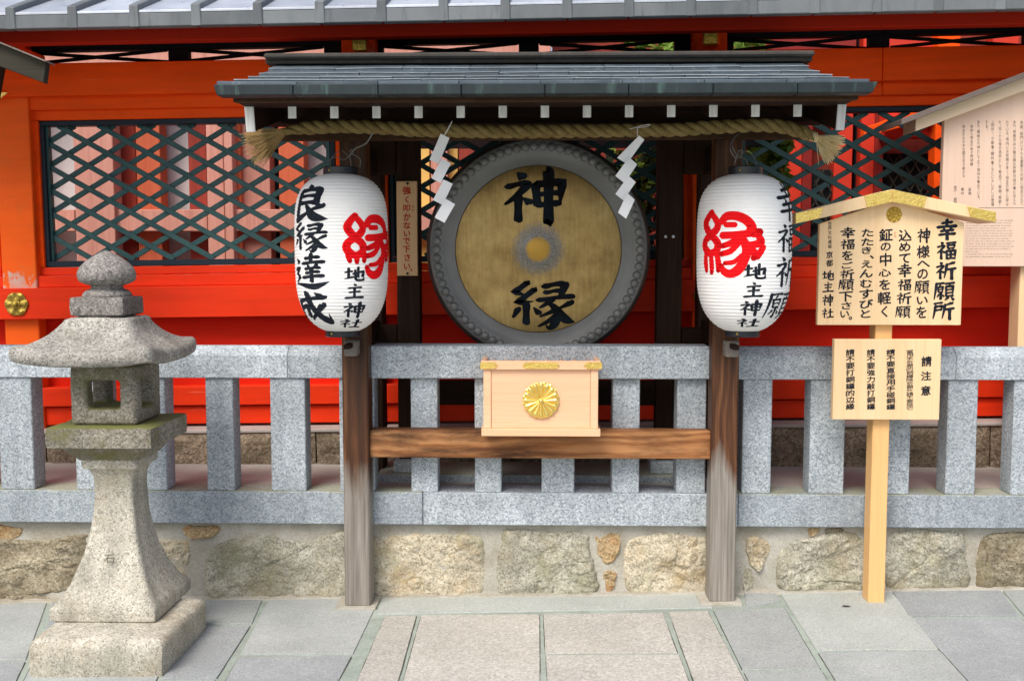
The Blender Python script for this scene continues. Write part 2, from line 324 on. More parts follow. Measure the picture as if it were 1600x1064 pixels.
def prism(name, poly, y0, y1, mat, parent=None, bev=.002, origin=None):
    """polygon of (x, z) extruded from y0 to y1"""
    n = len(poly); vs = [Vector((x, y0, z)) for x, z in poly]+[Vector((x, y1, z)) for x, z in poly]
    fs = [tuple(range(n)), tuple(range(2*n-1, n-1, -1))]+[(i, i+n, (i+1) % n+n, (i+1) % n) for i in range(n)]
    o = Vector(origin) if origin is not None else sum(vs, Vector())/len(vs)
    return link(name, bevmesh(name, [v-o for v in vs], fs, bev), mat, parent, o)
def tube(pts, rad, seg=8, caps=True):
    pts = [Vector(p) for p in pts]; n = len(pts); vs = []; fs = []
    for i, p in enumerate(pts):
        d = (pts[min(i+1, n-1)]-pts[max(i-1, 0)]).normalized()
        a = Vector((0, 0, 1)) if abs(d.z) < .9 else Vector((1, 0, 0))
        u = d.cross(a).normalized(); v = d.cross(u).normalized(); r = rad[i] if isinstance(rad, (list, tuple)) else rad
        for k in range(seg):
            t = 2*math.pi*k/seg; vs.append(p+u*math.cos(t)*r+v*math.sin(t)*r)
    for i in range(n-1):
        for k in range(seg): k2 = (k+1) % seg; fs.append((i*seg+k, i*seg+k2, (i+1)*seg+k2, (i+1)*seg+k))
    if caps: fs.append(tuple(range(seg))); fs.append(tuple(range(n*seg-1, (n-1)*seg-1, -1)))
    return vs, fs
def addm(A, B):
    o = len(A[0]); A[0].extend(B[0]); A[1].extend(tuple(i+o for i in f) for f in B[1])
def lathe(prof, seg, c, axis='z', sx=1):
    vs = []; fs = []; n = len(prof); c = Vector(c)
    for r, h in prof:
        for k in range(seg):
            t = 2*math.pi*k/seg; x = math.cos(t)*r; y = math.sin(t)*r
            vs.append(c+(Vector((x, y, h)) if axis == 'z' else Vector((x, -h, y))))
    for i in range(n-1):
        for k in range(seg): k2 = (k+1) % seg; fs.append((i*seg+k, i*seg+k2, (i+1)*seg+k2, (i+1)*seg+k))
    fs.append(tuple(range(seg))); fs.append(tuple(range(n*seg-1, (n-1)*seg-1, -1)))
    return vs, fs
def cat(pts, sub=6, closed=False):
    out = []; n = len(pts)
    for i in range(n-1 if not closed else n):
        g = (lambda k: pts[k % n]) if closed else (lambda k: pts[max(0, min(n-1, k))])
        p0, p1, p2, p3 = g(i-1), g(i), g(i+1), g(i+2)
        for j in range(sub):
            t = j/sub
            out.append(tuple(.5*(2*b+(c-a)*t+(2*a-5*b+4*c-d)*t*t+(3*b-a-3*c+d)*t**3) for a, b, c, d in zip(p0, p1, p2, p3)))
    if not closed: out.append(tuple(pts[-1]))
    return out

# ---------------------------------------------------------------- brush lettering and type
def S(*a): return [tuple(a[i:i+3]) for i in range(0, len(a), 3)]
def h(x0, y0, x1, y1, w=8): return S(x0-1, y0-2, w*.7, x0+4, y0+1, w*.9, (x0+x1)/2, (y0+y1)/2-.5, w*.72, x1-5, y1, w, x1, y1+1.5, w*.95, x1+2, y1+4, w*.25)
def v(x0, y0, x1, y1, w=9): return S(x0-3, y0-2, w*.45, x0, y0+3, w, (x0+x1)/2, (y0+y1)/2, w*.82, x1, y1-5, w*.95, x1+.5, y1, w*.8, x1, y1+3, w*.15)
def p(x0, y0, x1, y1, w=10):
    mx, my = x0*.45+x1*.55+abs(x0-x1)*.08, y0*.45+y1*.55+abs(y0-y1)*.02
    return S(x0-1, y0-2, w*.6, x0, y0+2, w, mx, my, w*.72, x1*.85+mx*.15, y1*.85+my*.15, w*.4, x1, y1, .4)
def nn(x0, y0, x1, y1, x2, y2, w=13): return S(x0, y0, 2.5, (x0+x1)/2, (y0+y1)/2, w*.6, x1, y1, w, x1*.5+x2*.5, y1*.5+y2*.5+w*.12, w*.72, x2, y2-1, .4)
def d(x0, y0, x1, y1, w=10): return S(x0, y0, 1.5, x0*.5+x1*.5, y0*.5+y1*.5, w*.75, x1*.8+x0*.2, y1*.8+y0*.2, w, x1, y1, w*.7, x1+1, y1+2, 1)
def z(*q, w=8):
    """bent stroke through points, thick at the turns, tapering hook"""
    P = [q[i:i+2] for i in range(0, len(q), 2)]; o = []
    for i, (a, b) in enumerate(P):
        if i == 0: o += [(a-1, b-1, w*.6), (a+1.5, b+1, w)]
        elif i == len(P)-1: o += [(a, b, 1.0)]
        else: o += [(a, b, w*1.2)]
    r = []
    for i in range(len(o)-1):
        r.append(o[i]); m = [(o[i][k]+o[i+1][k])/2 for k in range(3)]
        if i < len(o)-2: m[2] *= .8
        r.append(tuple(m))
    return ['lin']+r+[o[-1]]
NE = [d(22, 2, 33, 13, 11), h(6, 28, 38, 23, 8), p(38, 24, 3, 64, 9), v(24, 46, 24, 95, 9), d(31, 50, 43, 61, 9)]
BR = {
 '良': [d(44, 0, 54, 13, 12), h(24, 18, 78, 12, 9), v(79, 12, 73, 54, 12), h(30, 32, 72, 30, 7), h(30, 50, 74, 48, 8), v(26, 18, 22, 88, 10), p(20, 94, 54, 74, 10), p(88, 54, 58, 70, 9), nn(44, 48, 66, 84, 100, 93, 15)],
 '縁': [z(27, 2, 8, 23, 26, 30, w=8), z(38, 16, 12, 45, 38, 42, w=8), v(26, 46, 26, 88, 9), p(13, 56, 5, 76, 8), d(37, 54, 47, 68, 8), h(52, 10, 84, 6, 9), p(86, 6, 76, 38, 10), h(54, 23, 80, 20, 7), h(44, 38, 98, 32, 8), p(66, 36, 46, 56, 8), S(58, 46, 3, 68, 52, 8, 74, 68, 9, 70, 88, 10, 62, 97, 6, 56, 90, 1), p(70, 58, 46, 74, 7), p(72, 70, 44, 94, 8), p(95, 42, 76, 57, 8), nn(74, 52, 84, 76, 102, 86, 12)],
 '達': [h(42, 10, 80, 7, 8), v(60, -2, 60, 24, 9), h(34, 25, 92, 21, 8), d(48, 28, 54, 37, 7), p(74, 28, 66, 38, 7), h(42, 41, 82, 38, 7), h(44, 53, 80, 50, 7), h(34, 66, 90, 62, 8), v(61, 40, 61, 80, 9), d(10, 12, 21, 25, 10), z(4, 42, 22, 39, 11, 55, 22, 66, 4, 84, w=7), nn(4, 84, 64, 94, 104, 80, 13)],
 '成': [h(20, 27, 92, 18, 10), p(23, 27, 4, 96, 11), z(24, 48, 46, 43, 43, 78, 33, 70, w=9), S(46, -2, 5, 52, 10, 11, 58, 44, 11, 74, 76, 13, 90, 92, 14, 99, 96, 8, 96, 68, .6), p(86, 40, 44, 90, 11), d(70, 3, 86, 15, 10)],
 '神': NE+[v(50, 24, 53, 66, 9), z(50, 24, 91, 20, 87, 66, w=9), h(52, 43, 88, 41, 7), h(52, 63, 86, 61, 8), v(70, -1, 70, 98, 11)],
 '社': NE+[h(54, 40, 94, 36, 9), v(73, 8, 73, 86, 11), h(45, 90, 99, 86, 10)],
 '地': [h(2, 36, 38, 31, 9), v(20, 10, 20, 76, 10), p(40, 66, 0, 82, 9), z(40, 46, 94, 30, 90, 64, 80, 60, w=9), v(67, 2, 67, 70, 9), ['lin', (52, 18, 8), (53, 50, 8), (54, 82, 9), (60, 90, 10), (80, 91, 9), (94, 88, 9), (97, 66, .5)]],
 '主': [d(44, 0, 58, 14, 11), h(17, 29, 86, 25, 9), h(22, 56, 80, 52, 9), v(50, 28, 50, 88, 11), h(4, 93, 98, 89, 11)],
 '幸': [h(24, 16, 78, 12, 9), v(50, -2, 50, 32, 11), h(2, 36, 98, 31, 10), d(30, 38, 38, 51, 9), p(72, 38, 62, 52, 9), h(18, 55, 84, 51, 9), h(10, 73, 92, 69, 9), v(51, 54, 51, 100, 12)],
 '福': NE+[h(50, 8, 96, 5, 8), v(56, 19, 58, 38, 8), z(56, 19, 91, 17, 87, 38, w=7), h(58, 37, 86, 35, 7), v(50, 50, 52, 95, 8), z(50, 50, 94, 48, 92, 97, w=8), h(52, 71, 90, 69, 7), v(71, 50, 71, 90, 8), h(52, 91, 92, 89, 7)],
 '祈': NE+[p(90, 2, 56, 17, 10), p(56, 15, 42, 92, 9), h(56, 41, 100, 37, 9), v(80, 40, 80, 98, 11)],
 '願': [h(6, 10, 48, 7, 8), p(9, 10, -4, 96, 9), p(29, 13, 22, 25, 6), v(17, 28, 19, 56, 7), z(17, 28, 42, 26, 40, 57, w=7), h(20, 41, 40, 40, 5), h(20, 55, 40, 54, 6), z(30, 58, 30, 91, 22, 85, w=8), p(20, 66, 10, 82, 7), d(37, 64, 46, 78, 7), h(54, 8, 100, 5, 8), p(77, 9, 70, 23, 7), v(58, 23, 58, 77, 8), z(57, 24, 94, 22, 92, 78, w=8), h(60, 41, 92, 39, 6), h(60, 58, 92, 56, 6), h(58, 75, 94, 73, 7), p(68, 80, 50, 97, 8), d(82, 79, 97, 96, 9)],
 '所': [h(3, 10, 44, 6, 8), z(12, 26, 42, 23, 39, 48, w=8), h(12, 46, 40, 44, 8), p(10, 24, -3, 96, 9), p(92, 4, 58, 19, 10), p(57, 17, 42, 94, 9), h(58, 41, 101, 37, 9), v(80, 40, 80, 99, 11)]}
def stroke_polys(st, bold=1.0):
    lin = st[0] == 'lin'
    P = st[1:] if lin else cat(st, 5)
    if lin:
        Q = []
        for a, b in zip(P[:-1], P[1:]):
            for j in range(3): Q.append(tuple(a[k]+(b[k]-a[k])*j/3 for k in range(3)))
        P = Q+[P[-1]]
    L = []; n = len(P)
    for i, (x, y, wd) in enumerate(P):
        a = P[max(0, i-1)]; b = P[min(n-1, i+1)]; dx, dy = b[0]-a[0], b[1]-a[1]; l = math.hypot(dx, dy) or 1
        wd = max(.3, wd)*bold/2; L.append(((x-dy/l*wd, y+dx/l*wd), (x+dy/l*wd, y-dx/l*wd)))
    out = []
    for (a, b), (c, e) in zip(L[:-1], L[1:]): out.append([a, b, e]); out.append([a, e, c])
    return out
_gc = {}
def glyph(ch, off=0.):
    k = (ch, off)
    if k not in _gc:
        c = bpy.data.curves.new('t', 'FONT'); c.body = ch; c.size = 1; c.resolution_u = 2
        o = bpy.data.objects.new('t', c); m = bpy.data.meshes.new_from_object(o)
        tr = []
        for q in m.polygons:
            vv = [m.vertices[i].co for i in q.vertices]
            tr.append([(t.x, -t.y) for t in vv])
        if off > 0:                      # bolder: a ribbon along every outline edge
            cnt = {}
            for q in m.polygons:
                for e in q.edge_keys: cnt[e] = cnt.get(e, 0)+1
            for e, n_ in cnt.items():
                if n_ > 1: continue
                (ax_, ay_), (bx_, by_) = [(m.vertices[i].co.x, -m.vertices[i].co.y) for i in e]
                L__ = math.hypot(bx_-ax_, by_-ay_)
                if L__ < 1e-5: continue
                ux, uy = (bx_-ax_)/L__*off, (by_-ay_)/L__*off
                tr.append([(ax_-ux*.4-uy, ay_-uy*.4+ux), (bx_+ux*.4-uy, by_+uy*.4+ux), (bx_+ux, by_+uy), (bx_+ux*.4+uy, by_+uy*.4-ux), (ax_-ux*.4+uy, ay_-uy*.4-ux), (ax_-ux, ay_-uy)])
        xs = [t[0] for q in tr for t in q] or [0]; ys = [t[1] for q in tr for t in q] or [0]
        _gc[k] = (tr, min(xs), max(xs), min(ys), max(ys))
        bpy.data.objects.remove(o); bpy.data.curves.remove(c); bpy.data.meshes.remove(m)
    return _gc[k]
def char_tris(ch, x0, x1, y0, y1, bold=1., off=.012, brush=True):
    """triangles of one character fitted to the box, as (layer, [(x, y)..])"""
    out = []
    if brush and ch in BR:
        allp = [(i, q) for i, st in enumerate(BR[ch]) for q in stroke_polys(st, bold)]
        for i, q in allp: out.append((i, [(x0+(x1-x0)*a/100, y0+(y1-y0)*b/100) for a, b in q]))
        return out
    tr, gx0, gx1, gy0, gy1 = glyph(ch, off)
    kx = (x1-x0)/max(gx1-gx0, 1e-6); ky = (y1-y0)/max(gy1-gy0, 1e-6)
    sl = .07
    for j_, q in enumerate(tr): out.append(((j_ % 11)*.5 if off > 0 else 0, [(x0+(a-gx0)*kx, y0+(b-gy0)*ky-(((a-gx0)*kx)-(x1-x0)/2)*sl) for a, b in q]))
    return out
def column(text, x0, x1, y0, y1, gap=.14, **k):
    """a vertical column of characters evenly set in the box; kana and marks a little smaller"""
    out = []; wts = []
    for ch in text: wts.append({'、': .42, '。': .34, ' ': .6, 'く': .8, 'へ': .7, '「': .45, '」': .45, '・': .4}.get(ch, .84 if '\u3040' < ch < '\u30ff' else 1.))
    tot = sum(wts)*(1+gap)-gap; u = (y1-y0)/tot; y = y0
    for ch, wt in zip(text, wts):
        hh = u*wt; W = x1-x0
        if ch == '、': out += char_tris(ch, x0+W*.62, x0+W*.9, y, y+hh*.8, **k)
        elif ch == '。': out += char_tris(ch, x0+W*.66, x0+W*.94, y+hh*.1, y+hh*.9, **k)
        elif ch == '「': out += char_tris(ch, x0+W*.5, x0+W*.95, y+hh*.2, y+hh, **k)
        elif ch == '」': out += char_tris(ch, x0+W*.05, x0+W*.5, y, y+hh*.8, **k)
        elif ch != ' ':
            i = .08 if '\u3040' < ch < '\u30ff' else 0
            if ch == 'く': i = .25
            out += char_tris(ch, x0+W*i, x1-W*i, y, y+hh, **k)
        y += hh+u*gap
    return out
def flat_print(name, tris, Y, mat, parent, lift=.0008):
    """lettering laid on an upright plane at Y; coordinates are read off as picture points on that plane"""
    vs = []; fs = []
    for lay, q in tris:
        o = len(vs)
        for a, b in q: P = at(a, b, Y); P.y = Y-lift-lay*.00006; vs.append(P)
        fs.append(tuple(range(o, o+len(q))))
    return mk(name, vs, fs, mat, parent, fm='keep')
def slice_polys(polys, axis, step):
    out = []
    for lay, q in polys:
        lo = min(t[axis] for t in q); hi = max(t[axis] for t in q)
        k0 = math.floor(lo/step+1e-9); k1 = math.ceil(hi/step-1e-9)
        if k1-k0 <= 1: out.append((lay, q)); continue
        for k in range(k0, k1):
            r = q
            for s_, lim in ((1, k*step), (-1, (k+1)*step)):
                nq = []
                for i in range(len(r)):
                    a = r[i-1]; b = r[i]; da = s_*(a[axis]-lim); db = s_*(b[axis]-lim)
                    if (da >= 0) != (db >= 0):
                        t = da/(da-db); nq.append(tuple(a[j]+(b[j]-a[j])*t for j in (0, 1)))
                    if db >= 0: nq.append(b)
                r = nq
                if len(r) < 3: break
            if len(r) >= 3: out.append((lay, r))
    return out

# ================================================================ the ground
def slab(name, poly, mat, top=.012, thick=.05, parent=None, bev=.003):
    """paving slab on the gently sloping ground from its corner points (x, y)"""
    n = len(poly); px_ = sum(q[0] for q in poly)/n; py_ = sum(q[1] for q in poly)/n
    poly = [(x+.0020*(1 if x > px_ else -1), y+.0020*(1 if y > py_ else -1)) for x, y in poly]
    if parent is pav:                      # slightly worn outline
        q = []
        for (xa_, ya_), (xb_, yb_) in zip(poly, poly[1:]+poly[:1]):
            m_ = max(1, int(math.hypot(xb_-xa_, yb_-ya_)/.045))
            for j_ in range(m_):
                x, y = xa_+(xb_-xa_)*j_/m_, ya_+(yb_-ya_)*j_/m_
                q.append((x+.0016*mnoise.noise((x*19, y*19, px_)), y+.0016*mnoise.noise((x*19, y*19, px_+9))))
        poly = q; n = len(poly)
    vs = [Vector((x, y, gz(x)+top-thick)) for x, y in poly]+[Vector((x, y, gz(x)+top)) for x, y in poly]
    c = sum(vs, Vector())/len(vs)
    fs = [tuple(range(n)), tuple(range(2*n-1, n-1, -1))]+[(i, i+n, (i+1) % n+n, (i+1) % n) for i in range(n)]
    return link(name, bevmesh(name, [q-c for q in vs], fs, bev*.5), mat, parent, c)
gs = 40
mk('ground', [(-gs, -gs, gz(-gs)), (gs, -gs, gz(gs)), (gs, 4.74, gz(gs)), (-gs, 4.74, gz(-gs))], [(0, 1, 2, 3)], JOINT)['kind'] = 'structure'
pav = bpy.data.objects.new('pavement', None); COL.objects.link(pav); pav['kind'] = 'structure'
SL = [([(-90, 952), (75, 946), (40, 1031), (-150, 1033)], PAVE_G), ([(-153, 1037), (38, 1035), (10, 1095), (-210, 1097)], PAVE_GD),
      ([(84, 946), (307, 944), (268, 1010), (66, 1012)], PAVE_GD), ([(64, 1015), (266, 1013), (228, 1098), (20, 1098)], PAVE_G),
      ([(316, 944), (410, 943), (393, 975), (300, 976)], PAVE_G), ([(298, 980), (390, 979), (338, 1060), (255, 1061)], PAVE_GD), ([(253, 1064), (336, 1063), (316, 1098), (234, 1098)], PAVE_G),
      ([(421, 944), (594, 939), (551, 1022), (377, 1023)], PAVE_G), ([(374, 1028), (548, 1026), (510, 1098), (334, 1098)], PAVE_GD),
      ([(602, 964), (650, 963), (612, 1098), (545, 1098)], PAVE_P), ([(659, 962), (842, 961), (843, 1098), (622, 1098)], PAVE_P),
      ([(850, 961), (1035, 958), (1057, 1020), (853, 1021)], PAVE_P), ([(854, 1025), (1060, 1024), (1087, 1098), (857, 1098)], PAVE_P),
      ([(1046, 958), (1105, 956), (1180, 1098), (1097, 1098)], PAVE_P), ([(598, 941), (1108, 931), (1113, 950), (590, 960)], PAVE_GL),
      ([(1116, 955), (1225, 951), (1281, 1046), (1161, 1047)], PAVE_G), ([(1164, 1052), (1284, 1050), (1309, 1098), (1188, 1098)], PAVE_G),
      ([(1160, 929), (1206, 927), (1220, 947), (1167, 949)], PAVE_G), ([(1215, 928), (1386, 926), (1465, 1015), (1277, 1017)], PAVE_GL),
      ([(1280, 1021), (1469, 1019), (1540, 1098), (1328, 1098)], PAVE_G), ([(1392, 929), (1556, 925), (1590, 962), (1421, 964)], PAVE_GD),
      ([(1425, 968), (1594, 966), (1720, 1098), (1545, 1098)], PAVE_GD), ([(1566, 929), (1720, 929), (1800, 1010), (1640, 1010)], PAVE_G), ([(1645, 1014), (1805, 1014), (1890, 1098), (1730, 1098)], PAVE_GL)]
SLABW = []
for q, m in SL:
    q = [(a, b-(7 if b < 950 and b < 948 else 0)) for a, b in q]
    slab('paving_slab', [(gp(*t).x, min(4.715, gp(*t).y)) for t in q], m, .0055+rnd.uniform(-.0012, .0015), parent=pav); SLABW.append([(gp(*t).x, min(4.715, gp(*t).y)) for t in q])
yy = 3.64
for j in range(6):
    xx = -4.2-.2*(j % 2)
    while xx < 4.4:
        wd = rnd.choice([.5, .62, .74]); slab('paving_slab', [(xx+.006, yy-.59), (xx+wd-.006, yy-.59), (xx+wd-.006, yy), (xx+.006, yy)], rnd.choice([PAVE_G, PAVE_GD, PAVE_GL, PAVE_P]), parent=pav); xx += wd+.012
    yy -= .602
for side in (-1, 1):
    xx = 2.62 if side > 0 else -2.72
    for j in range(3):
        for yb in (4.05, 4.66):
            a, b = (xx, xx+.62) if side > 0 else (xx-.62, xx)
            slab('paving_slab', [(a, yb-.6), (b, yb-.6), (b, yb), (a, yb)], rnd.choice([PAVE_G, PAVE_GD, PAVE_GL]), .008, parent=pav)
        xx += side*.632
CRK = granite('crack_soil', (.075, .085, .06), (.02, .02, .015), (.13, .14, .11), 200)
vs, fs = [], []
for q in SLABW:
    cx_ = sum(a for a, b in q)/len(q); cy_ = sum(b for a, b in q)/len(q)
    for j in range(4):
        (xa_, ya_), (xb_, yb_) = q[j], q[(j+1) % 4]; ln = math.hypot(xb_-xa_, yb_-ya_)
        if j in (2,) or max(ya_, yb_) > 4.70: continue
        nx_, ny_ = (yb_-ya_)/ln, -(xb_-xa_)/ln; sd_ = 1 if nx_*((xa_+xb_)/2-cx_)+ny_*((ya_+yb_)/2-cy_) > 0 else -1
        m_ = max(2, int(ln/.02)); base_ = len(vs)
        for i_ in range(m_+1):
            t = i_/m_; x, y = xa_+(xb_-xa_)*t, ya_+(yb_-ya_)*t
            wv = max(.0002, .0028+.0034*mnoise.noise((x*6, y*6, 1))+.0015*mnoise.noise((x*40, y*40, 2)))
            for o_ in (.0005, .0022+wv): vs.append((x+nx_*sd_*o_, y+ny_*sd_*o_, gz(x)+.0014))
            if i_: a = base_+2*i_; fs.append((a-2, a-1, a+1, a))
mk('crack_soil', vs, fs, CRK, pav)['kind'] = 'stuff'
# mortar fillet at the wall foot
vs, fs = [], []
for i in range(141):
    x = -3.6+i*.052; yb = 4.700-.010*abs(mnoise.noise((x*3, 0, 0)))-.012*mnoise.noise((x*14, 3, 0)); b = len(vs)
    vs += [(x, 4.74, gz(x)-.01), (x, yb-.012, gz(x)-.01), (x, yb, gz(x)+.009+.003*mnoise.noise((x*20, 0, 0))), (x, 4.74, gz(x)+.014+.004*mnoise.noise((x*9, 0, 5)))]
    if i: fs += [(b-4+k, b-4+(k+1) % 4, b+(k+1) % 4, b+k) for k in range(4)]
mk('mortar_fillet', vs, fs, MORTAR, pav)

# ================================================================ low stone wall under the fence
ZG0 = az(821, 4.69); ZG1 = az(770, 4.69)          # lower granite beam
WY = 4.735
wall = thing('rubble_stone_wall', 'low rubble stone wall with wide pale mortar joints under the granite fence', 'wall', (0, WY, 0))
vs, fs = [], []
NX, NZ = 180, 14
for j in range(NZ+1):
    for i in range(NX+1):
        x = -4.4+8.8*i/NX; zz = gz(x)-.02+(ZG0-.001-gz(x)+.02)*j/NZ
        vs.append((x, WY-.010*mnoise.noise((x*4, zz*5, 1))-.005*mnoise.noise((x*17, zz*17, 2)), zz))
for j in range(NZ):
    for i in range(NX): a = j*(NX+1)+i; fs.append((a, a+1, a+NX+2, a+NX+1))
mk('mortar_bed', vs, fs, MORTAR, wall, smooth=True)
box('backing', (-4.4, 4.4, WY+.03, 4.86, -.15, ZG0-.002), MORTAR, wall, 0)
ST = [([(-40, 846), (60, 846), (125, 836), (138, 842), (138, 880), (115, 915), (60, 926), (-40, 930)], 2, 1), ([(-30, 932), (50, 930), (78, 934), (60, 944), (-30, 948)], 2, .8), ([(-20, 823), (28, 823), (35, 832), (20, 842), (-20, 840)], 3, .6),
      ([(236, 848), (262, 846), (292, 846), (297, 868), (292, 902), (270, 912), (240, 890)], 1, .8), ([(290, 823), (340, 823), (336, 836), (312, 841), (293, 836)], 3, .6),
      ([(322, 884), (327, 862), (350, 846), (385, 842), (420, 836), (470, 848), (505, 840), (545, 838), (545, 936), (480, 940), (420, 942), (352, 940), (326, 925)], 0, 1.2),
      ([(570, 848), (600, 840), (655, 836), (700, 834), (748, 840), (753, 872), (751, 925), (700, 934), (650, 937), (572, 936)], 1, 1.0),
      ([(786, 838), (810, 828), (860, 832), (915, 832), (921, 860), (930, 895), (933, 920), (905, 929), (860, 931), (785, 932)], 0, 1.3),
      ([(932, 834), (968, 833), (969, 850), (960, 874), (945, 880), (935, 862)], 3, .6), ([(944, 896), (961, 893), (962, 905), (958, 919), (950, 922)], 3, .4),
      ([(980, 850), (1000, 838), (1045, 834), (1080, 838), (1110, 845), (1114, 880), (1112, 925), (1040, 931), (990, 927), (976, 895)], 1, 1.1),
      ([(1168, 842), (1202, 848), (1199, 868), (1186, 890), (1172, 882)], 1, .6), ([(1163, 890), (1176, 892), (1174, 925), (1162, 926)], 0, .4),
      ([(1216, 872), (1228, 850), (1262, 840), (1320, 833), (1350, 846), (1358, 880), (1357, 916), (1290, 923), (1226, 920), (1215, 900)], 0, 1.1),
      ([(1262, 826), (1280, 825), (1276, 834), (1266, 836)], 3, .4), ([(1290, 827), (1316, 827), (1312, 834), (1294, 835)], 2, .4),
      ([(1388, 842), (1440, 829), (1470, 830), (1500, 832), (1508, 860), (1510, 916), (1450, 924), (1390, 921)], 0, 1.0),
      ([(1528, 860), (1545, 836), (1600, 832), (1655, 836), (1665, 880), (1660, 925), (1560, 926), (1528, 914)], 2, 1.2),
      ([(1690, 840), (1780, 834), (1800, 880), (1790, 925), (1700, 928), (1685, 880)], 0, 1), ([(1820, 838), (1930, 834), (1960, 890), (1930, 930), (1830, 928)], 1, 1), ([(1985, 838), (2120, 836), (2130, 930), (1990, 930)], 2, 1),
      ([(-190, 838), (-75, 846), (-70, 935), (-120, 950), (-190, 946)], 0, 1), ([(-330, 838), (-220, 840), (-215, 948), (-330, 950)], 1, 1), ([(-500, 838), (-360, 840), (-355, 950), (-500, 952)], 0, 1)]
def rubble(poly, mat, dp, seed):
    pts = cat([(q[0], q[1]) for q in poly], 14, True)
    pts = [(at(a, b, WY).x, at(a, b, WY).z) for a, b in pts]
    cx = sum(a for a, b in pts)/len(pts); cz = sum(b for a, b in pts)/len(pts)
    pts = [(cx+(a-cx)*1.05, cz+(b-cz)*1.08) for a, b in pts]
    n = len(pts); NRg = 22; vs = []; fs = []
    for i_ in range(NRg+1):
        f = i_/NRg; k = 1-f**1.0*.985
        for a, b in pts:
            x = cx+(a-cx)*k; zz = cz+(b-cz)*k; q = Vector((x*5, zz*6, seed*3.1))
            e = min(1, f*9)
            prof = .012-.020*e**.45-.004*min(1, f*2.2)
            rg = 1-abs(mnoise.noise(q*1.1+Vector((seed, 2, 0))))*2            # long cracks and ledges
            y = prof*dp-e*(.017*mnoise.fractal(q*1.6, .75, 2.1, 6)-.008*max(0, rg-.86)/.14+.012*mnoise.noise(q*.7+Vector((3, 9, seed))))
            fa = mnoise.noise(q*.9+Vector((0, 8, 0))); y -= e*.012*(math.floor(fa*4+.3*mnoise.noise(q*6))/4)
            y = min(y, .012-.014*e)
            j = .008*mnoise.noise(Vector((x*26, zz*26, seed)))+.004*mnoise.noise(Vector((x*70, zz*70, seed)))
            vs.append((x+j*(k), WY+y-.002, min(ZG0-.002, zz+j*k)))
    for i in range(NRg):
        for k in range(n): k2 = (k+1) % n; fs.append((i*n+k, i*n+k2, (i+1)*n+k2, (i+1)*n+k))
    fs.append(tuple(range(NRg*n, (NRg+1)*n)))
    return mk('rubble_stone', vs, fs, mat, wall, smooth=True, autos=32)
for i, (q, m, dp) in enumerate(ST): rubble(q, WALLST[m], dp, i+1)

# ================================================================ granite fence
fen = thing('granite_fence', 'pale speckled granite fence of square balusters between two rails', 'fence', (0, 4.75, ZG0))
FY = 4.69
xj = [-4.4, ax(60, FY), ax(446, FY), ax(658, FY), ax(1150, FY), ax(1560, FY), 4.4]
lo = [-4.4, ax(150, FY), ax(658, FY), ax(1160, FY), 4.4]
for i in range(len(lo)-1): box('lower_beam', (lo[i]+.0015, lo[i+1]-.0015, FY, 4.86, ZG0, ZG1), G_FENCE_B if i != 2 else G_FENCE, fen, .004)
ZR0, ZR1, ZR2 = az(592, FY), az(556, FY), az(541, 4.74)
def rail(x0, x1):
    y0, y1 = FY, 4.83
    pf = [(y0, ZR0), (y0, ZR1), (y0+.045, ZR2), (y1-.045, ZR2), (y1, ZR1), (y1, ZR0)]
    n = 6; vs = [Vector((x0, a, b)) for a, b in pf]+[Vector((x1, a, b)) for a, b in pf]; o = sum(vs, Vector())/12
    fs = [tuple(range(n)), tuple(range(2*n-1, n-1, -1))]+[(i, i+n, (i+1) % n+n, (i+1) % n) for i in range(n)]
    link('top_rail', bevmesh('top_rail', [q-o for q in vs], fs, .003), G_FENCE, fen, o)
rr = [-4.4, ax(-120, FY), ax(446, FY), ax(572, FY)]
for a, b in zip(rr[:-1], rr[1:]): rail(a+.001, b-.001)
rr = [ax(1120, FY), ax(1500, FY), ax(1900, FY), 4.4]
for a, b in zip(rr[:-1], rr[1:]): rail(a+.001, b-.001)
box('top_rail', (ax(577, 4.66), ax(1112, 4.66), 4.66, 4.82, az(592, 4.66), az(541, 4.66)), G_FENCE, fen, .005)
BAL = [(-320, -268), (-213, -161), (-104, -52), (-12, 41), (108, 160), (206, 252), (316, 359), (418, 473), (527, 582), (640, 682), (741, 783), (847, 899), (959, 1002), (1061, 1107), (1165, 1211), (1272, 1327), (1380, 1431), (1489, 1536), (1593, 1641), (1700, 1750), (1806, 1856)]
for a, b in BAL:
    yc = FY+(.012 if a < 577 or a > 1120 else .006)
    box('baluster', (ax(a, yc), ax(b, yc), yc, yc+.115, ZG1-.0005, ZR0+.0005), G_FENCE, fen, .004)

# ---------------- floor and plinth behind the fence
ZF = az(727, 5.40)
mk('courtyard_floor', [(-6, 4.86, ZF), (6, 4.86, ZF), (6, 16, ZF), (-6, 16, ZF)], [(0, 1, 2, 3)], FLOORC)['kind'] = 'structure'
box('courtyard_floor_edge', (-4.4, 4.4, 4.861, 5.0, ZF-.35, ZF+.003), FLOORC, None, .002)['kind'] = 'structure'

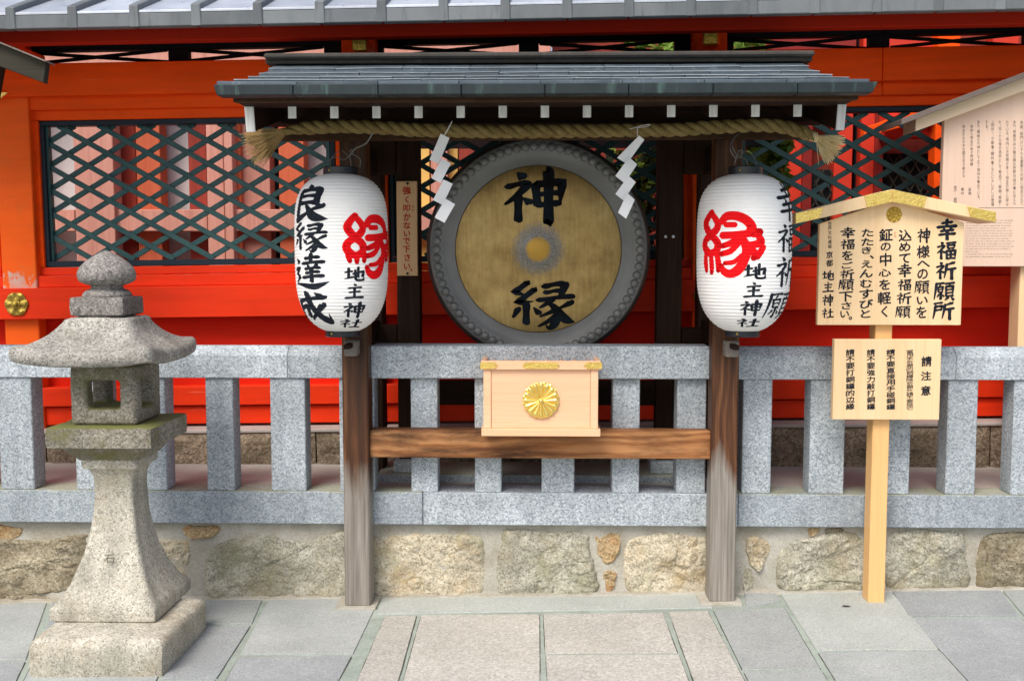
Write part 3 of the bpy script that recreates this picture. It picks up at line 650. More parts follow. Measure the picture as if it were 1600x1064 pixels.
# ================================================================ vermilion fence with lattice bays
RY = 5.5; TILT = R(-.78)
red = thing('vermilion_shrine_fence', 'long vermilion timber shrine fence with teal lattice bays and grey metal roof', 'fence', (0, RY, ZF), None, (0, TILT, 0))
def rb(name, px0, px1, y0, y1, Y0, Y1, mat, bev=.004, base=False):
    """box in the fence's own frame: px along it, y heights read on the centre line at front depth Y0"""
    return box(name, (ax(px0, Y0), ax(px1, Y0), Y0, Y1, az(y1, Y0), az(y0, Y0)), mat, red, bev, base)
L, Rr = -620, 2300
def run(name, y0, y1, Y0, Y1, mat, cuts=(-620, 560, 1380, 2300), bev=.004):
    for a, b in zip(cuts[:-1], cuts[1:]): rb(name, a+.4, b-.4, y0, y1, Y0, Y1, mat, bev)
PX = [33+540*k for k in range(-1, 5)]
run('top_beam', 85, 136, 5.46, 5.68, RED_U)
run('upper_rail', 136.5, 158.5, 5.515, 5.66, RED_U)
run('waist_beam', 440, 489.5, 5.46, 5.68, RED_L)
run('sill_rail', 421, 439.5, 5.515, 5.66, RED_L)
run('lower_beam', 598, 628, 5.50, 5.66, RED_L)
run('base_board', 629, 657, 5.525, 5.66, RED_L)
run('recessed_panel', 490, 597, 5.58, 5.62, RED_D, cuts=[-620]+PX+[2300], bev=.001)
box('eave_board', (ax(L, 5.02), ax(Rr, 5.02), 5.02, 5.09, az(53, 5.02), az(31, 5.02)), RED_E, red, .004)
run('gap_top_bar', 53, 66, 5.56, 5.62, BLACKW)
prism_y = [(5.09, az(33, 5.02)), (5.75, az(33, 5.02)+.06), (5.75, az(33, 5.02)+.085), (5.09, az(33, 5.02)+.025)]
vs = [(x, a, b) for x in (ax(L, 5), ax(Rr, 5)) for a, b in prism_y]
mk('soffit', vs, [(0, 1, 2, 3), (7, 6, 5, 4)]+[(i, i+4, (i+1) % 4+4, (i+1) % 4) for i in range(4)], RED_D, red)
for k, c in enumerate(PX):
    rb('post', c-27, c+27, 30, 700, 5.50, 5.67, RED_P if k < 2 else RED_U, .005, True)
    o = box('post_cap_beam', (ax(c-7, 5.2), ax(c+14, 5.2), 5.16, 5.5, az(78, 5.2), az(54, 5.2)), RED_U, red, .004)
    g = box('gilt_beam_end', (ax(c-9, 5.14), ax(c+12, 5.14), 5.13, 5.165, az(75, 5.14), az(50, 5.14)), GOLDD, red, .003)
    # bay frame and lattice to the right of this post
    a, b = c+28, c+512
    YF = 5.585
    rb('frame_casing', a, b, 159, 175, 5.545, 5.64, RED_U, .004)
    rb('frame_casing', a, b, 408, 420.5, 5.545, 5.64, RED_L, .004)
    rb('frame_casing', a, a+12, 175.5, 407.5, 5.545, 5.64, RED_U, .004)
    rb('frame_casing', b-12, b, 175.5, 407.5, 5.545, 5.64, RED_U, .004)
    rb('lattice_frame', a+13, b-13, 175.7, 184, YF-.02, YF+.05, NAVYW, .003)
    rb('lattice_frame', a+13, b-13, 398, 407.3, YF-.02, YF+.05, NAVYW, .003)
    rb('lattice_frame', a+13, a+21, 184.3, 397.7, YF-.02, YF+.05, NAVYW, .003)
    rb('lattice_frame', b-21, b-13, 184.3, 397.7, YF-.02, YF+.05, NAVYW, .003)
    Yl = YF+.02; x0, x1, z0, z1 = ax(a+21, Yl), ax(b-21, Yl), az(397.7, Yl), az(184.3, Yl)
    rb('lattice_edge', a+21.3, a+27, 184.5, 397.5, YF+.0, YF+.04, TEAL, .002)
    rb('lattice_edge', b-27, b-21.3, 184.5, 397.5, YF+.0, YF+.04, TEAL, .002)
    dx, dz = .2205, .1272; m = dz/dx
    zr = az(280+4.5, Yl) if k == 1 else az(229.7+5.5, Yl)
    xr = ax(86, Yl) if k == 1 else (ax(1334, Yl) if k == 3 else ax(a+30, Yl))
    for sgn in (1, -1):
        for q in range(-40, 60):
            cc = zr-sgn*m*xr+q*dz
            pts = []
            for X in (x0, x1):
                Z = cc+sgn*m*X
                if z0 <= Z <= z1: pts.append((X, Z))
            for Z in (z0, z1):
                X = (Z-cc)/(sgn*m)
                if x0 < X < x1: pts.append((X, Z))
            if len(pts) < 2: continue
            pts.sort(); (xa, za), (xb, zb) = pts[0], pts[-1]
            if xb-xa < .03: continue
            yl = Yl+(.0 if sgn < 0 else .011)
            bar('lattice_slat', (xa, yl, za), (xb, yl, zb), .0285, .012, TEAL, red, .0015)
    # long low crosses in the gap above the top beam
    for s0, s1 in ((c+38, c+245), (c+278, c+485)):
        Yg = 5.58; xa, xb = ax(s0, Yg), ax(s1, Yg); za, zb = az(85.5, Yg), az(67.5, Yg)
        bar('gap_cross_bar', (xa, Yg, za), (xb, Yg, zb), .018, .014, BLACKW, red, .002)
        bar('gap_cross_bar', (xa, Yg+.02, zb), (xb, Yg+.02, za), .018, .014, BLACKW, red, .002)
    rb('gap_strut', c+246, c+277, 66.3, 84.8, 5.555, 5.61, BLACKW, .003)
    rb('gap_strut', c+27.5, c+37, 66.3, 84.8, 5.555, 5.61, BLACKW, .003)
    rb('gap_strut', c+486, c+512, 66.3, 84.8, 5.555, 5.61, BLACKW, .003)
# gilt rosette and corner fitting
def rosette(c, r, parent, mat, petals=6, dep=.012):
    vs, fs = [], []; N = 72; prof = [(1.0, 0), (.97, .5), (.80, .8), (.62, .62), (.40, .7), (.36, 1.1), (.22, 1.2), (.2, 1.9), (.08, 2.3)]
    for k, hh in prof:
        for i in range(N):
            t = 2*math.pi*i/N; q = 1-.085*(1-abs(math.cos(petals*t/2)))*min(1, k*1.2) if k > .5 else 1
            e = hh*dep+(.30*dep*math.cos(petals*t) if .5 < k < .95 else 0)
            vs.append(Vector(c)+Vector((math.cos(t)*r*k*q, -e, math.sin(t)*r*k*q)))
    for i in range(len(prof)-1):
        for k in range(N): k2 = (k+1) % N; fs.append((i*N+k, i*N+k2, (i+1)*N+k2, (i+1)*N+k))
    fs.append(tuple(range((len(prof)-1)*N, len(prof)*N)))
    return mk('gilt_rosette', vs, fs, mat, parent, smooth=True, autos=35)
for c in PX: rosette((ax(c-6, 5.46), 5.458, az(465, 5.46)), .066, red, GOLDD, 6, .013)
prism('gilt_corner_fitting', [(ax(4, 5.45), az(128, 5.45)), (ax(30, 5.45), az(130, 5.45)), (ax(8, 5.45), az(146, 5.45))], 5.448, 5.458, GOLD, red, .002)
# roof of the fence: flat metal with standing seams
ER = 4.84
ze0, ze1 = az(30, ER), az(8, ER)
xs = [ax(px, ER) for px in range(40-95*7, 2300, 95)]
for a, b in zip(xs[:-1], xs[1:]):
    box('eave_fascia', (a+.003, b-.003, ER, ER+.05, ze0, ze1), COPPER_R, red, .004)
    hexa('roof_sheet', [(a, ER, ze1), (b, ER, ze1), (b, ER+.85, ze1+.34), (a, ER+.85, ze1+.34), (a, ER, ze1+.012), (b, ER, ze1+.012), (b, ER+.85, ze1+.352), (a, ER+.85, ze1+.352)], COPPER_S, red, .002)
    hexa('roof_seam', [(a-.024, ER-.004, ze0-.003), (a+.024, ER-.004, ze0-.003), (a+.028, ER+.85, ze1+.32), (a-.028, ER+.85, ze1+.32), (a-.022, ER-.008, ze1+.035), (a+.022, ER-.008, ze1+.035), (a+.022, ER+.85, ze1+.39), (a-.022, ER+.85, ze1+.39)], COPPER_R, red, .004)
hexa('rear_roof', [(xs[0], ER+.85, ze1+.33), (xs[-1], ER+.85, ze1+.33), (xs[-1], ER+1.12, ze1+.20), (xs[0], ER+1.12, ze1+.20), (xs[0], ER+.85, ze1+.352), (xs[-1], ER+.85, ze1+.352), (xs[-1], ER+1.12, ze1+.23), (xs[0], ER+1.12, ze1+.23)], COPPER_R, red, .002)
# plinth stones of the vermilion fence
xx = -4.4; zt = az(667, 5.40)
plx = [ax(q, 5.4) for q in (-560, -300, -120, 60, 182, 352, 489, 640, 800, 960, 1120, 1268, 1420, 1560, 1720, 1900, 2100)]
for i, (a, b) in enumerate(zip(plx[:-1], plx[1:])):
    n1, n2 = 16, 7; vs = []; fs = []
    for j in range(n2+1):
        for k in range(n1+1):
            x = a+.004+(b-a-.008)*k/n1; t = j/n2; q = Vector((x*7, t*3+i, 4.))
            e = min(1, 4*t+.3, 4*(1-t)+.3, 6*k/n1+.3, 6*(1-k/n1)+.3)
            vs.append((x, 5.425-.03*e-.014*mnoise.fractal(q, 1, 2, 4)*e, ZF-.08+(zt-.02-ZF+.08)*t))
    for j in range(n2):
        for k in range(n1): o = j*(n1+1)+k; fs.append((o, o+1, o+n1+2, o+n1+1))
    o = len(vs)
    vs += [(a+.004, 5.62, zt-.02), (b-.004, 5.62, zt-.02), (b-.004, 5.62, ZF-.08), (a+.004, 5.62, ZF-.08)]
    top = [n2*(n1+1)+k for k in range(n1+1)]; bot = list(range(n1+1))
    fs += [tuple(top+[o+1, o]), tuple([o, o+3]+[j*(n1+1) for j in range(n2+1)]), tuple([o+2, o+1]+[j*(n1+1)+n1 for j in range(n2, -1, -1)])]
    ob = mk('plinth_stone', vs, fs, PLINTH, red, smooth=False)
ob = box('plinth_coping', (-4.4, 4.4, 5.405, 5.64, zt-.019, zt), FLOORC, red, .004)

# ================================================================ what shows through the lattice
pv = thing('courtyard_building', 'faded red timber courtyard building with white plaster panels behind the lattice', 'building', (-1.5, 7.6, ZF))
BY = 7.6; TB = 4.2
def bx(name, a, b, m, Y0=BY, dpt=.2, z0=None, z1=None): return box(name, (ax(a, Y0), ax(b, Y0), Y0, Y0+dpt, ZF if z0 is None else z0, TB if z1 is None else z1), m, pv, .004)
box('wall', (-5.2, ax(860, 8.0), 7.98, 8.1, ZF, TB), PLASTER, pv, 0)
for a, b, m, Y in ((-420, -350, PINKW, 7.6), (-250, -200, ORANW, 7.7), (-60, 0, PINKW, 7.6), (8, 50, ORANW, 7.75), (120, 181, PINKW, 7.6), (182, 216, DREDW, 7.8), (217, 254, ORANW, 7.75), (298, 326, DREDW, 7.85), (326, 352, PINKW, 7.62), (353, 366, PINKW, 7.60), (367, 379, ORANW, 7.70), (380, 424, PINKW, 7.75), (425, 437, BLACKW, 7.9), (438, 477, ORANW, 7.72), (520, 600, PINKW, 7.7), (606, 640, ORANW, 7.75), (650, 672, YELP, 7.8), (674, 700, PINKW, 7.7), (701, 716, YELP, 7.8), (718, 760, DREDW, 7.7), (800, 860, PINKW, 7.7)):
    bx('wall_post' if m is not YELP else 'ochre_panel', a, b, m, Y, .15)
for a, b in ((-420, 120), (181, 326), (366, 478), (520, 860)):
    box('tie_beam', (ax(a, 7.66), ax(b, 7.66), 7.645, 7.9, az(361, 7.66), az(327, 7.66)), PINKW, pv, .004)
box('eave_beam', (-5.2, ax(900, 7.8), 7.8, 7.95, az(68, 7.8), az(40, 7.8)), DREDW, pv, .004)
box('roof', (-5.6, ax(940, 7.2), 7.85, 8.6, TB, TB+.12), COPPER_R, pv, .01)
box('head_beam', (ax(-420, 7.55), ax(830, 7.55), 7.54, 7.62, az(100, 7.55), az(66, 7.55)), PINKW, pv, .004)
pw = thing('inner_gate', 'bright vermilion inner gate with dark latticed doors behind the fence', 'gate', (2.5, 7.0, ZF))
def bw(name, a, b, ya, yb, m, Y=7.0, dpt=.12): return box(name, (ax(a, Y), ax(b, Y), Y, Y+dpt, az(yb, Y, (a+b)/2), az(ya, Y, (a+b)/2)), m, pw, .004)
box('wall', (ax(862, 8.3), 6.2, 8.3, 8.4, ZF, TB), DREDW, pw, 0)
box('wall', (ax(1215, 7.4), 6.2, 7.4, 7.5, ZF, TB), DREDW, pw, 0)
RD = paint('gate_vermilion', (.62, .035, .012), .55); RDD = paint('gate_dark_red', (.22, .010, .006), .55)
for a, b, m, Y in ((1218, 1250, RD, 7.25), (1252, 1266, RDD, 7.2), (1300, 1328, RD, 7.2), (1332, 1340, BLACKW, 7.3), (1341, 1362, RD, 7.2), (1363, 1376, RDD, 7.18), (1456, 1490, RED_U, 6.95), (1540, 1580, RD, 7.0), (1660, 1720, RD, 7.0), (1850, 1900, RD, 7.0)):
    bw('door_post', a, b, 20, 640, m, Y)
bw('cross_beam', 1377, 1455, 150, 215, RD, 7.05); bw('cross_beam', 1377, 1455, 60, 100, RD, 7.05); bw('cross_beam', 1200, 1330, 60, 150, RDD, 7.15)
hexa('brace', [(ax(1345, 6.95), 6.95, az(215, 6.95, 1345)), (ax(1455, 6.95), 6.95, az(185, 6.95, 1455)), (ax(1455, 6.95), 7.03, az(185, 6.95, 1455)), (ax(1345, 6.95), 7.03, az(215, 6.95, 1345)),
               (ax(1345, 6.95), 6.95, az(200, 6.95, 1345)), (ax(1455, 6.95), 6.95, az(160, 6.95, 1455)), (ax(1455, 6.95), 7.03, az(160, 6.95, 1455)), (ax(1345, 6.95), 7.03, az(200, 6.95, 1345))], RED_U, pw, .003)
for a, b, ya in ((1266, 1300, 265), (1377, 1455, 240)):
    bw('door_panel', a, b, ya, 640, BLACKW, 7.26, .05)
    X0, X1, Zt, Zb = ax(a, 7.22), ax(b, 7.22), az(ya, 7.22, a), az(470, 7.22, a)
    for sgn in (1, -1):
        cc = X0-(Zt-Zb)
        while cc < X1+(Zt-Zb):
            z0, z1 = Zb, Zt; xa = cc; xb = cc+sgn*(z1-z0)*.6
            t = [(xa+(xb-xa)*q/24, z0+(z1-z0)*q/24) for q in range(25)]; t = [q for q in t if X0 < q[0] < X1]
            if len(t) > 1: bar('door_lattice', (t[0][0], 7.225+.006*sgn, t[0][1]), (t[-1][0], 7.225+.006*sgn, t[-1][1]), .009, .008, OLDR, pw, 0)
            cc += .075
# shrubs
def leaves(name, parent, cen, rad, n, mat, size=.05, seed=1):
    r = random.Random(seed); vs = []; fs = []
    cl = [Vector((r.gauss(0, .5)*rad[0], r.gauss(0, .5)*rad[1], r.gauss(0, .5)*rad[2])) for _ in range(24)]
    for i in range(n):
        c = Vector(cen)+cl[r.randrange(24)]+Vector((r.gauss(0, .18)*rad[0], r.gauss(0, .18)*rad[1], r.gauss(0, .18)*rad[2]))
        u = Vector((r.gauss(0, 1), r.gauss(0, 1), r.gauss(0, .6))).normalized(); q = u.cross(Vector((r.gauss(0, 1), r.gauss(0, 1), r.gauss(0, 1)))).normalized()
        s_ = size*r.uniform(.6, 1.3); b = len(vs); vs += [c-u*s_, c+q*s_*.38, c+u*s_, c-q*s_*.38]; fs.append((b, b+1, b+2, b+3))
    return mk(name, vs, fs, mat, parent, fm='keep')
for (px, Y, zc, rd, lab, sd, mt) in ((1190, 5.95, 2.0, (.11, .12, .42), 'bright yellow-green shrub behind the lattice beside the second white lantern', 3, LEAF), (1010, 6.7, 1.75, (.42, .3, .75), 'dark green leafy tree behind the gong', 5, LEAFD), (1095, 7.6, 2.9, (.6, .4, .5), 'tall green tree showing in the gap under the grey metal roof', 8, LEAF)):
    x = ax(px, Y); t = thing('garden_tree', lab, 'tree', (x, Y, ZF))
    vs, fs = tube([(x, Y, ZF), (x+.02, Y, ZF+.5), (x-.03, Y, zc-.1), (x+.02, Y, zc+.2)], [.035, .03, .02, .01], 8); mk('trunk', vs, fs, BARK, t, smooth=True)
    leaves('crown', t, (x, Y, zc), rd, 2600, mt, .045, sd)
    if sd == 5: leaves('crown', t, (x, Y-.1, zc+.3), (.4, .25, .4), 500, LEAF, .04, 11)

# ================================================================ gong canopy
can = thing('gong_canopy', 'dark timber canopy with aged copper shingle roof standing over the gong', 'canopy', (0, 4.65, 0))
PY = 4.57; PW = .118
def post(cx, Y, zt, name='post', m=POSTW, wd=PW, zb=None):
    zb = gz(cx)+.009 if zb is None else zb
    return box(name, (cx-wd/2, cx+wd/2, Y, Y+wd, zb, zt), m, can, .006, True)
xl, xr = (ax(532, PY)+ax(573, PY))/2, (ax(1116, PY)+ax(1158, PY))/2
zb1 = az(190, 4.5)
post(xl, PY, zb1); post(xr, PY, zb1)
for c in (xl, xr):
    q = [(c-.10, PY-.03), (c+.085, PY-.03), (c+.085, PY+PW+.02), (c-.10, PY+PW+.02)]
    slab('mortar_pad', q, MORTAR, .012, .03, can, .004)
RYP = 5.10
post(xl-.015, RYP, zb1+.05, 'rear_post', DARKWZ, .125, ZF); post(xr+.02, RYP, zb1+.05, 'rear_post', DARKWZ, .125, ZF)
# front beam carrying the offering box
cb = box('cross_beam', (xl+PW/2-.002, xr-PW/2+.002, 4.60, 4.69, az(716, 4.60), az(673, 4.60)), BEAMW, can, .004)
# side ties running back from the front posts
for c in (xl, xr):
    for zt, hh in ((az(506, 4.75), .10), (az(222, 4.75), .12)):
        box('side_tie', (c-.03, c+.03, PY+PW+.001, RYP-.001, zt-hh, zt), DARKW, can, .004)
# long beam over the posts, brown underside
zbe = az(215, PY-.02)
box('front_lintel', (xl-.42, xr+.42, PY-.015, PY+.105, zb1+.001, zb1+.12), DARKW, can, .004)
box('hanging_beam', (ax(437, 4.5), ax(1262, 4.5), 4.50, 4.555, az(218, 4.5), az(200, 4.5)), RAFTW, can, .004)
box('rear_lintel', (xl-.42, xr+.42, RYP+.01, RYP+.12, zb1+.051, zb1+.16), DARKW, can, .004)
# roof profile (front half), y then z of the top of the shingles
YE, YRg = 3.86, 4.93
pz = [(YE, az(130, YE)), (4.12, az(127, 4.12)), (4.36, az(122.5, 4.36)), (4.56, az(116.5, 4.56)), (4.75, az(109, 4.75)), (YRg, az(98.5, YRg))]
xe0, xe1 = ax(340, YE), ax(1364, YE)
def xv(t, side):      # the verge curves in a little towards the ridge
    e = ax(344, YE) if side < 0 else ax(1352, YE)
    r_ = ax(437, YRg) if side < 0 else ax(1243, YRg)
    return e+(r_-e)*(t**.8)
for i in range(5):
    (ya, za), (yb, zb) = pz[i], pz[i+1]; nseg = 8; off = (.45 if i % 2 else 0)
    t0, t1 = i/5, (i+1)/5
    cuts = [xv(t0, -1)]+[xv(t0, -1)+(xv(t0, 1)-xv(t0, -1))*(k+off)/nseg for k in range(1, nseg)]+[xv(t0, 1)]
    for k, (a, b) in enumerate(zip(cuts[:-1], cuts[1:])):
        a2 = xv(t1, -1) if k == 0 else a; b2 = xv(t1, 1) if k == len(cuts)-2 else b
        u = rnd.uniform(-.002, .002)
        hexa('copper_shingle', [(a+.001, ya, za-.006), (b-.001, ya, za-.006), (b2-.001, yb, zb-.012), (a2+.001, yb, zb-.012), (a+.001, ya, za+.010+u), (b-.001, ya, za+.010-u), (b2-.001, yb, zb-.002), (a2+.001, yb, zb-.002)], COPPER, can, .002)
        if i: bar('shingle_highlight', (a+.001, ya-.0015, za+.0095+u), (b-.001, ya-.0015, za+.0095-u), .0028, .003, COPPER_L, can, .0006)  # thin pale bar added as a painted highlight along each course edge
# fascia of the eave in lengths, flared ends
fx = [xe0]+[ax(q, YE) for q in (463, 594, 722, 851, 980, 1110, 1240)]+[xe1]
zf0, zf1 = az(147.5, YE-.01), az(130.5, YE-.01)
for k, (a, b) in enumerate(zip(fx[:-1], fx[1:])):
    dl = .012 if k == 0 else 0; dr = .02 if k == len(fx)-2 else 0
    hexa('eave_fascia', [(a+.001+dl, YE-.012, zf0), (b-.001-dr, YE-.012, zf0), (b-.001-dr, YE+.06, zf0), (a+.001+dl, YE+.06, zf0), (a+.001, YE-.012, zf1), (b-.001, YE-.012, zf1), (b-.001, YE+.06, zf1+.008), (a+.001, YE+.06, zf1+.008)], COPPER_F, can, .003)
# boarding under the shingles, board course under the fascia
for i in range(5):
    (ya, za), (yb, zb) = pz[i], pz[i+1]
    if i == 0: ya += .062
    e = .10; t0, t1 = i/5, (i+1)/5
    hexa('roof_boarding', [(xv(t0, -1)+e*(1-t0), ya, za-.05), (xv(t0, 1)-e*(1-t0), ya, za-.05), (xv(t1, 1)-e*(1-t1), yb, zb-.05), (xv(t1, -1)+e*(1-t1), yb, zb-.05),
                            (xv(t0, -1)+e*(1-t0), ya, za-.0065), (xv(t0, 1)-e*(1-t0), ya, za-.0065), (xv(t1, 1)-e*(1-t1), yb, zb-.0125), (xv(t1, -1)+e*(1-t1), yb, zb-.0125)], RAFTW, can, .001)
xb0, xb1 = ax(386, 4.1), ax(1317, 4.1)
box('eave_board', (xb0-.0, xb1+.0, 3.95, 3.985, az(158, 3.95), az(148.5, 3.95)), RAFTW, can, .003)
box('eave_batten', (xb0+.01, xb1-.01, 3.99, 4.11, az(161, 4.0), az(161, 4.0)+.02), DARKW, can, .002)
# rafters with white painted ends
RFY = 4.08; rs = math.atan(.30)
for k in range(13):
    c = ax(460.5+65.05*k, RFY); hw = .0155
    z1 = az(163, RFY); z0 = az(184, RFY); dz = .82*math.tan(R(13))
    rf = hexa('rafter', [(c-hw, RFY, z0), (c+hw, RFY, z0), (c+hw, RFY+.82, z0+dz), (c-hw, RFY+.82, z0+dz), (c-hw, RFY, z1), (c+hw, RFY, z1), (c+hw, RFY+.82, z1+dz), (c-hw, RFY+.82, z1+dz)], DARKW, can, .001)
    e = box('white_end', (c-hw-.0006, c+hw+.0006, RFY-.006, RFY-.0005, z0-.0006, z1+.0006), WHITE, rf, .001)
hexa('soffit_board', [(xb0+.03, RFY+.0, az(163, RFY)+.003), (xb1-.03, RFY, az(163, RFY)+.003), (xb1-.03, RFY+.82, az(163, RFY)+.003+dz), (xb0+.03, RFY+.82, az(163, RFY)+.003+dz),
                      (xb0+.03, RFY, az(163, RFY)+.012), (xb1-.03, RFY, az(163, RFY)+.012), (xb1-.03, RFY+.82, az(163, RFY)+.012+dz), (xb0+.03, RFY+.82, az(163, RFY)+.012+dz)], RAFTW, can, .001)
# barge boards with white end
for sx, a, b in ((-1, 387, 401), (1, 1303, 1316)):
    xa, xb = ax(a, 4.08), ax(b, 4.08); z1, z0 = az(157, 4.08), az(205, 4.08)
    bb = hexa('barge_board', [(xa, 4.08, z0), (xb, 4.08, z0), (xb-.1*sx*0, 4.93, z0+.20), (xa, 4.93, z0+.20), (xa, 4.08, z1), (xb, 4.08, z1), (xb, 4.93, z1+.20), (xa, 4.93, z1+.20)], DARKW, can, .002)
    k = .006 if sx < 0 else -.006
    hexa('white_end', [(xa+k, 4.072, z0-.001), (xb+k, 4.072, z0-.001), (xb+k, 4.0795, z0-.001), (xa+k, 4.0795, z0-.001), (xa-k*.2, 4.072, z1), (xb-k*.2, 4.072, z1), (xb-k*.2, 4.0795, z1), (xa-k*.2, 4.0795, z1)], WHITE, bb, .001)
# purlin ends and rear roof
(yr, zr_) = pz[-1]
hexa('rear_roof_slope', [(xv(1, -1), yr, zr_-.03), (xv(1, 1), yr, zr_-.03), (xe1, 6.0-.12, pz[0][1]-.02), (xe0, 6.0-.12, pz[0][1]-.02), (xv(1, -1), yr, zr_), (xv(1, 1), yr, zr_), (xe1, 6.0-.12, pz[0][1]+.02), (xe0, 6.0-.12, pz[0][1]+.02)], COPPER, can, .002)
box('ridge_board', (ax(421, 4.86), ax(1262, 4.86), 4.85, 5.01, az(98, 4.85), az(90, 4.85)), RIDGE, can, .004)
box('ridge_cap', (ax(418, 4.83), ax(1266, 4.83), 4.82, 5.04, az(90, 4.82)+.0005, az(81, 4.82)), RIDGE, can, .008)
# small lantern brackets on the front of the posts
for c, sgn in ((ax(546, 4.5), -1), (ax(1146, 4.5), 1)):
    o = box('lantern_bracket', (c-.028, c+.030, 4.49, PY-.001, az(557, 4.5), az(533, 4.5)), GREYW, can, .004)
    box('bracket_pin', (c-.012, c+.012, 4.40, 4.50, az(540, 4.5)-.01, az(536, 4.5)), DARKW, can, .002)
for px, py in ((1040, 371), (1052, 369)):
    P = at(px, py, RYP-.06); vs, fs = lathe([(0.001, .006), (.006, .004), (.008, 0), (.004, -.001)], 10, (P.x, 5.045, P.z), 'y')

# ================================================================ gong stand and gong
gst = thing('gong_stand', 'dark brown timber frame holding the great gong behind the granite fence', 'gong stand', (0, 5.05, ZF))
SY = 5.05
def sb(name, a, b, ya, yb, Y=SY, dp=.09, m=DARKWZ): return box(name, (ax(a, Y), ax(b, Y), Y, Y+dp, az(yb, Y) if yb else ZF+.10, az(ya, Y)), m, gst, .004)
sb('upright', 620, 656, 214, None); sb('upright', 1027, 1066, 214, None)
sb('side_plate', 577, 619.5, 214, 272, SY+.01, .05, DARKWZ); sb('side_plate', 1066.5, 1110, 214, 272, SY+.01, .05, DARKWZ)
sb('head_beam', 560, 1125, 188, 213.5, SY-.01, .11, DARKW)
sb('foot_beam', 656.5, 1026.5, 596, 633, SY+.01, .07, DARKW); sb('foot_beam', 578, 619.5, 508, 545, SY+.01, .06, DARKW); sb('foot_beam', 1066.5, 1112, 512, 545, SY+.01, .06, DARKW)
for a, b in ((612, 664), (1020, 1072)): box('granite_foot', (ax(a, 5.0), ax(b, 5.0), 5.0, 5.2, ZF+.04, ZF+.0995), G_FENCE, gst, .004)
box('granite_base_slab', (ax(585, 4.96), ax(1098, 4.96), 4.96, 5.3, ZF-.005, ZF+.0395), G_FENCE_B, gst, .004)
for px in (1040, 1052):
    P = at(px, 370, SY); vs, fs = lathe([(.001, .007), (.006, .005), (.008, 0), (.004, -.002)], 10, (P.x, SY-.001, P.z), 'y')
    mk('nail_head', vs, fs, PAPER, gst, smooth=True)
GY = 4.96
gcx, gcz = ax(841, GY, 390), az(390, GY, 841)
gong = thing('bronze_gong', 'great round bronze gong with studded grey rim and two brushed black characters', 'gong', (gcx, GY, gcz-.54))
k = GY/1600
prof = [(174.5*k, -.11), (175*k, -.05), (174*k, .0), (171*k, .022), (166.5*k, .032)]
vs, fs = lathe([(130*k, -.12), (150*k, -.12)]+prof+[(166*k, .030), (165.8*k, .02)], 128, (gcx, GY, gcz), 'y'); mk('outer_rim', vs, fs, GONGD, gong, smooth=True, autos=50)
vs, fs = lathe([(168.3*k, .020), (168*k, .034), (165*k, .040), (157*k, .040), (150*k, .037), (146*k, .028), (140*k, .024), (133*k, .022), (129.4*k, .0225), (128.3*k, .012)], 128, (gcx, GY, gcz), 'y')
mk('grey_dish', vs, fs[:-2], GONGG, gong, smooth=True, autos=60)
vs, fs = lathe([(128.2*k, .000), (128.2*k, .0225), (127*k, .024), (90*k, .0245), (42*k, .025), (38*k, .027), (20*k, .027), (16*k, .031), (8*k, .033), (.5*k, .0335)], 128, (gcx, GY, gcz), 'y')
mk('bronze_face', vs, fs, BRONZE, gong, (gcx, GY, gcz), smooth=True, autos=60)
sv, sf = lathe([(.0215, -.002), (.0205, .003), (.0165, .009), (.010, .0125), (.002, .0135)], 14, (0, 0, 0), 'y')
sm = None
for i in range(74):
    t = 2*math.pi*i/74; c = (gcx+math.cos(t)*157.5*k, GY-.039, gcz+math.sin(t)*157.5*k)
    if sm is None: o = mk('rim_stud', [Vector(q)+Vector(c) for q in sv], sf, GONGG, gong, c, smooth=True); sm = o.data
    else: link('rim_stud', sm, None, gong, c)
flat_print('brushed_lettering', char_tris('神', 785, 888, 268, 350, 1.62)+char_tris('縁', 796, 897, 439, 515, 1.42), GY-.0265, INKG, gong, .001)
for sx in (-1, 1):
    vs, fs = tube(cat([(gcx+sx*.10, GY+.01, gcz+.50), (gcx+sx*.12, GY+.04, gcz+.58), (gcx+sx*.12, SY+.03, az(200, SY))], 4), .009, 6); mk('hanging_cord', vs, fs, ROPEM, gong, smooth=True)

# vertical notice on the stand
plq = thing('hanging_plaque', 'narrow upright wooden plaque lettered in red between left lantern and gong', 'plaque', (ax(636.5, 5.03), 5.03, az(431, 5.03)))
box('board', (ax(620.5, 5.03), ax(652.5, 5.03), 5.025, 5.0495, az(431, 5.03), az(283, 5.03)), PLAQW, plq, .002)
tr = []
for ch, a, b, y0, y1 in (('強', 629, 642, 291.5, 304), ('く', 632.5, 639, 306.5, 318), ('叩', 630, 641, 320.5, 331), ('か', 630.5, 642, 333, 345), ('な', 630.5, 641.5, 347, 358), ('い', 631, 641, 361, 370), ('で', 630, 640.5, 372, 382.5), ('下', 629.5, 641, 384.5, 395), ('さ', 632, 641, 397, 408), ('い', 631, 641, 412, 421), ('。', 641, 644.5, 420, 424), ('た', 643.5, 647, 321, 325), ('た', 643.5, 647, 327, 331)):
    tr += char_tris(ch, a, b, y0, y1, off=.022)
flat_print('red_lettering', tr, 5.025, INKP, plq)
for py in (287, 427.5):
    P = at(636.5, py, 5.02); vs, fs = lathe([(.0065, 0), (.005, .004), (.001, .0055)], 10, (P.x, 5.0245, P.z), 'y'); mk('nail', vs, fs, CAPB, plq, smooth=True)

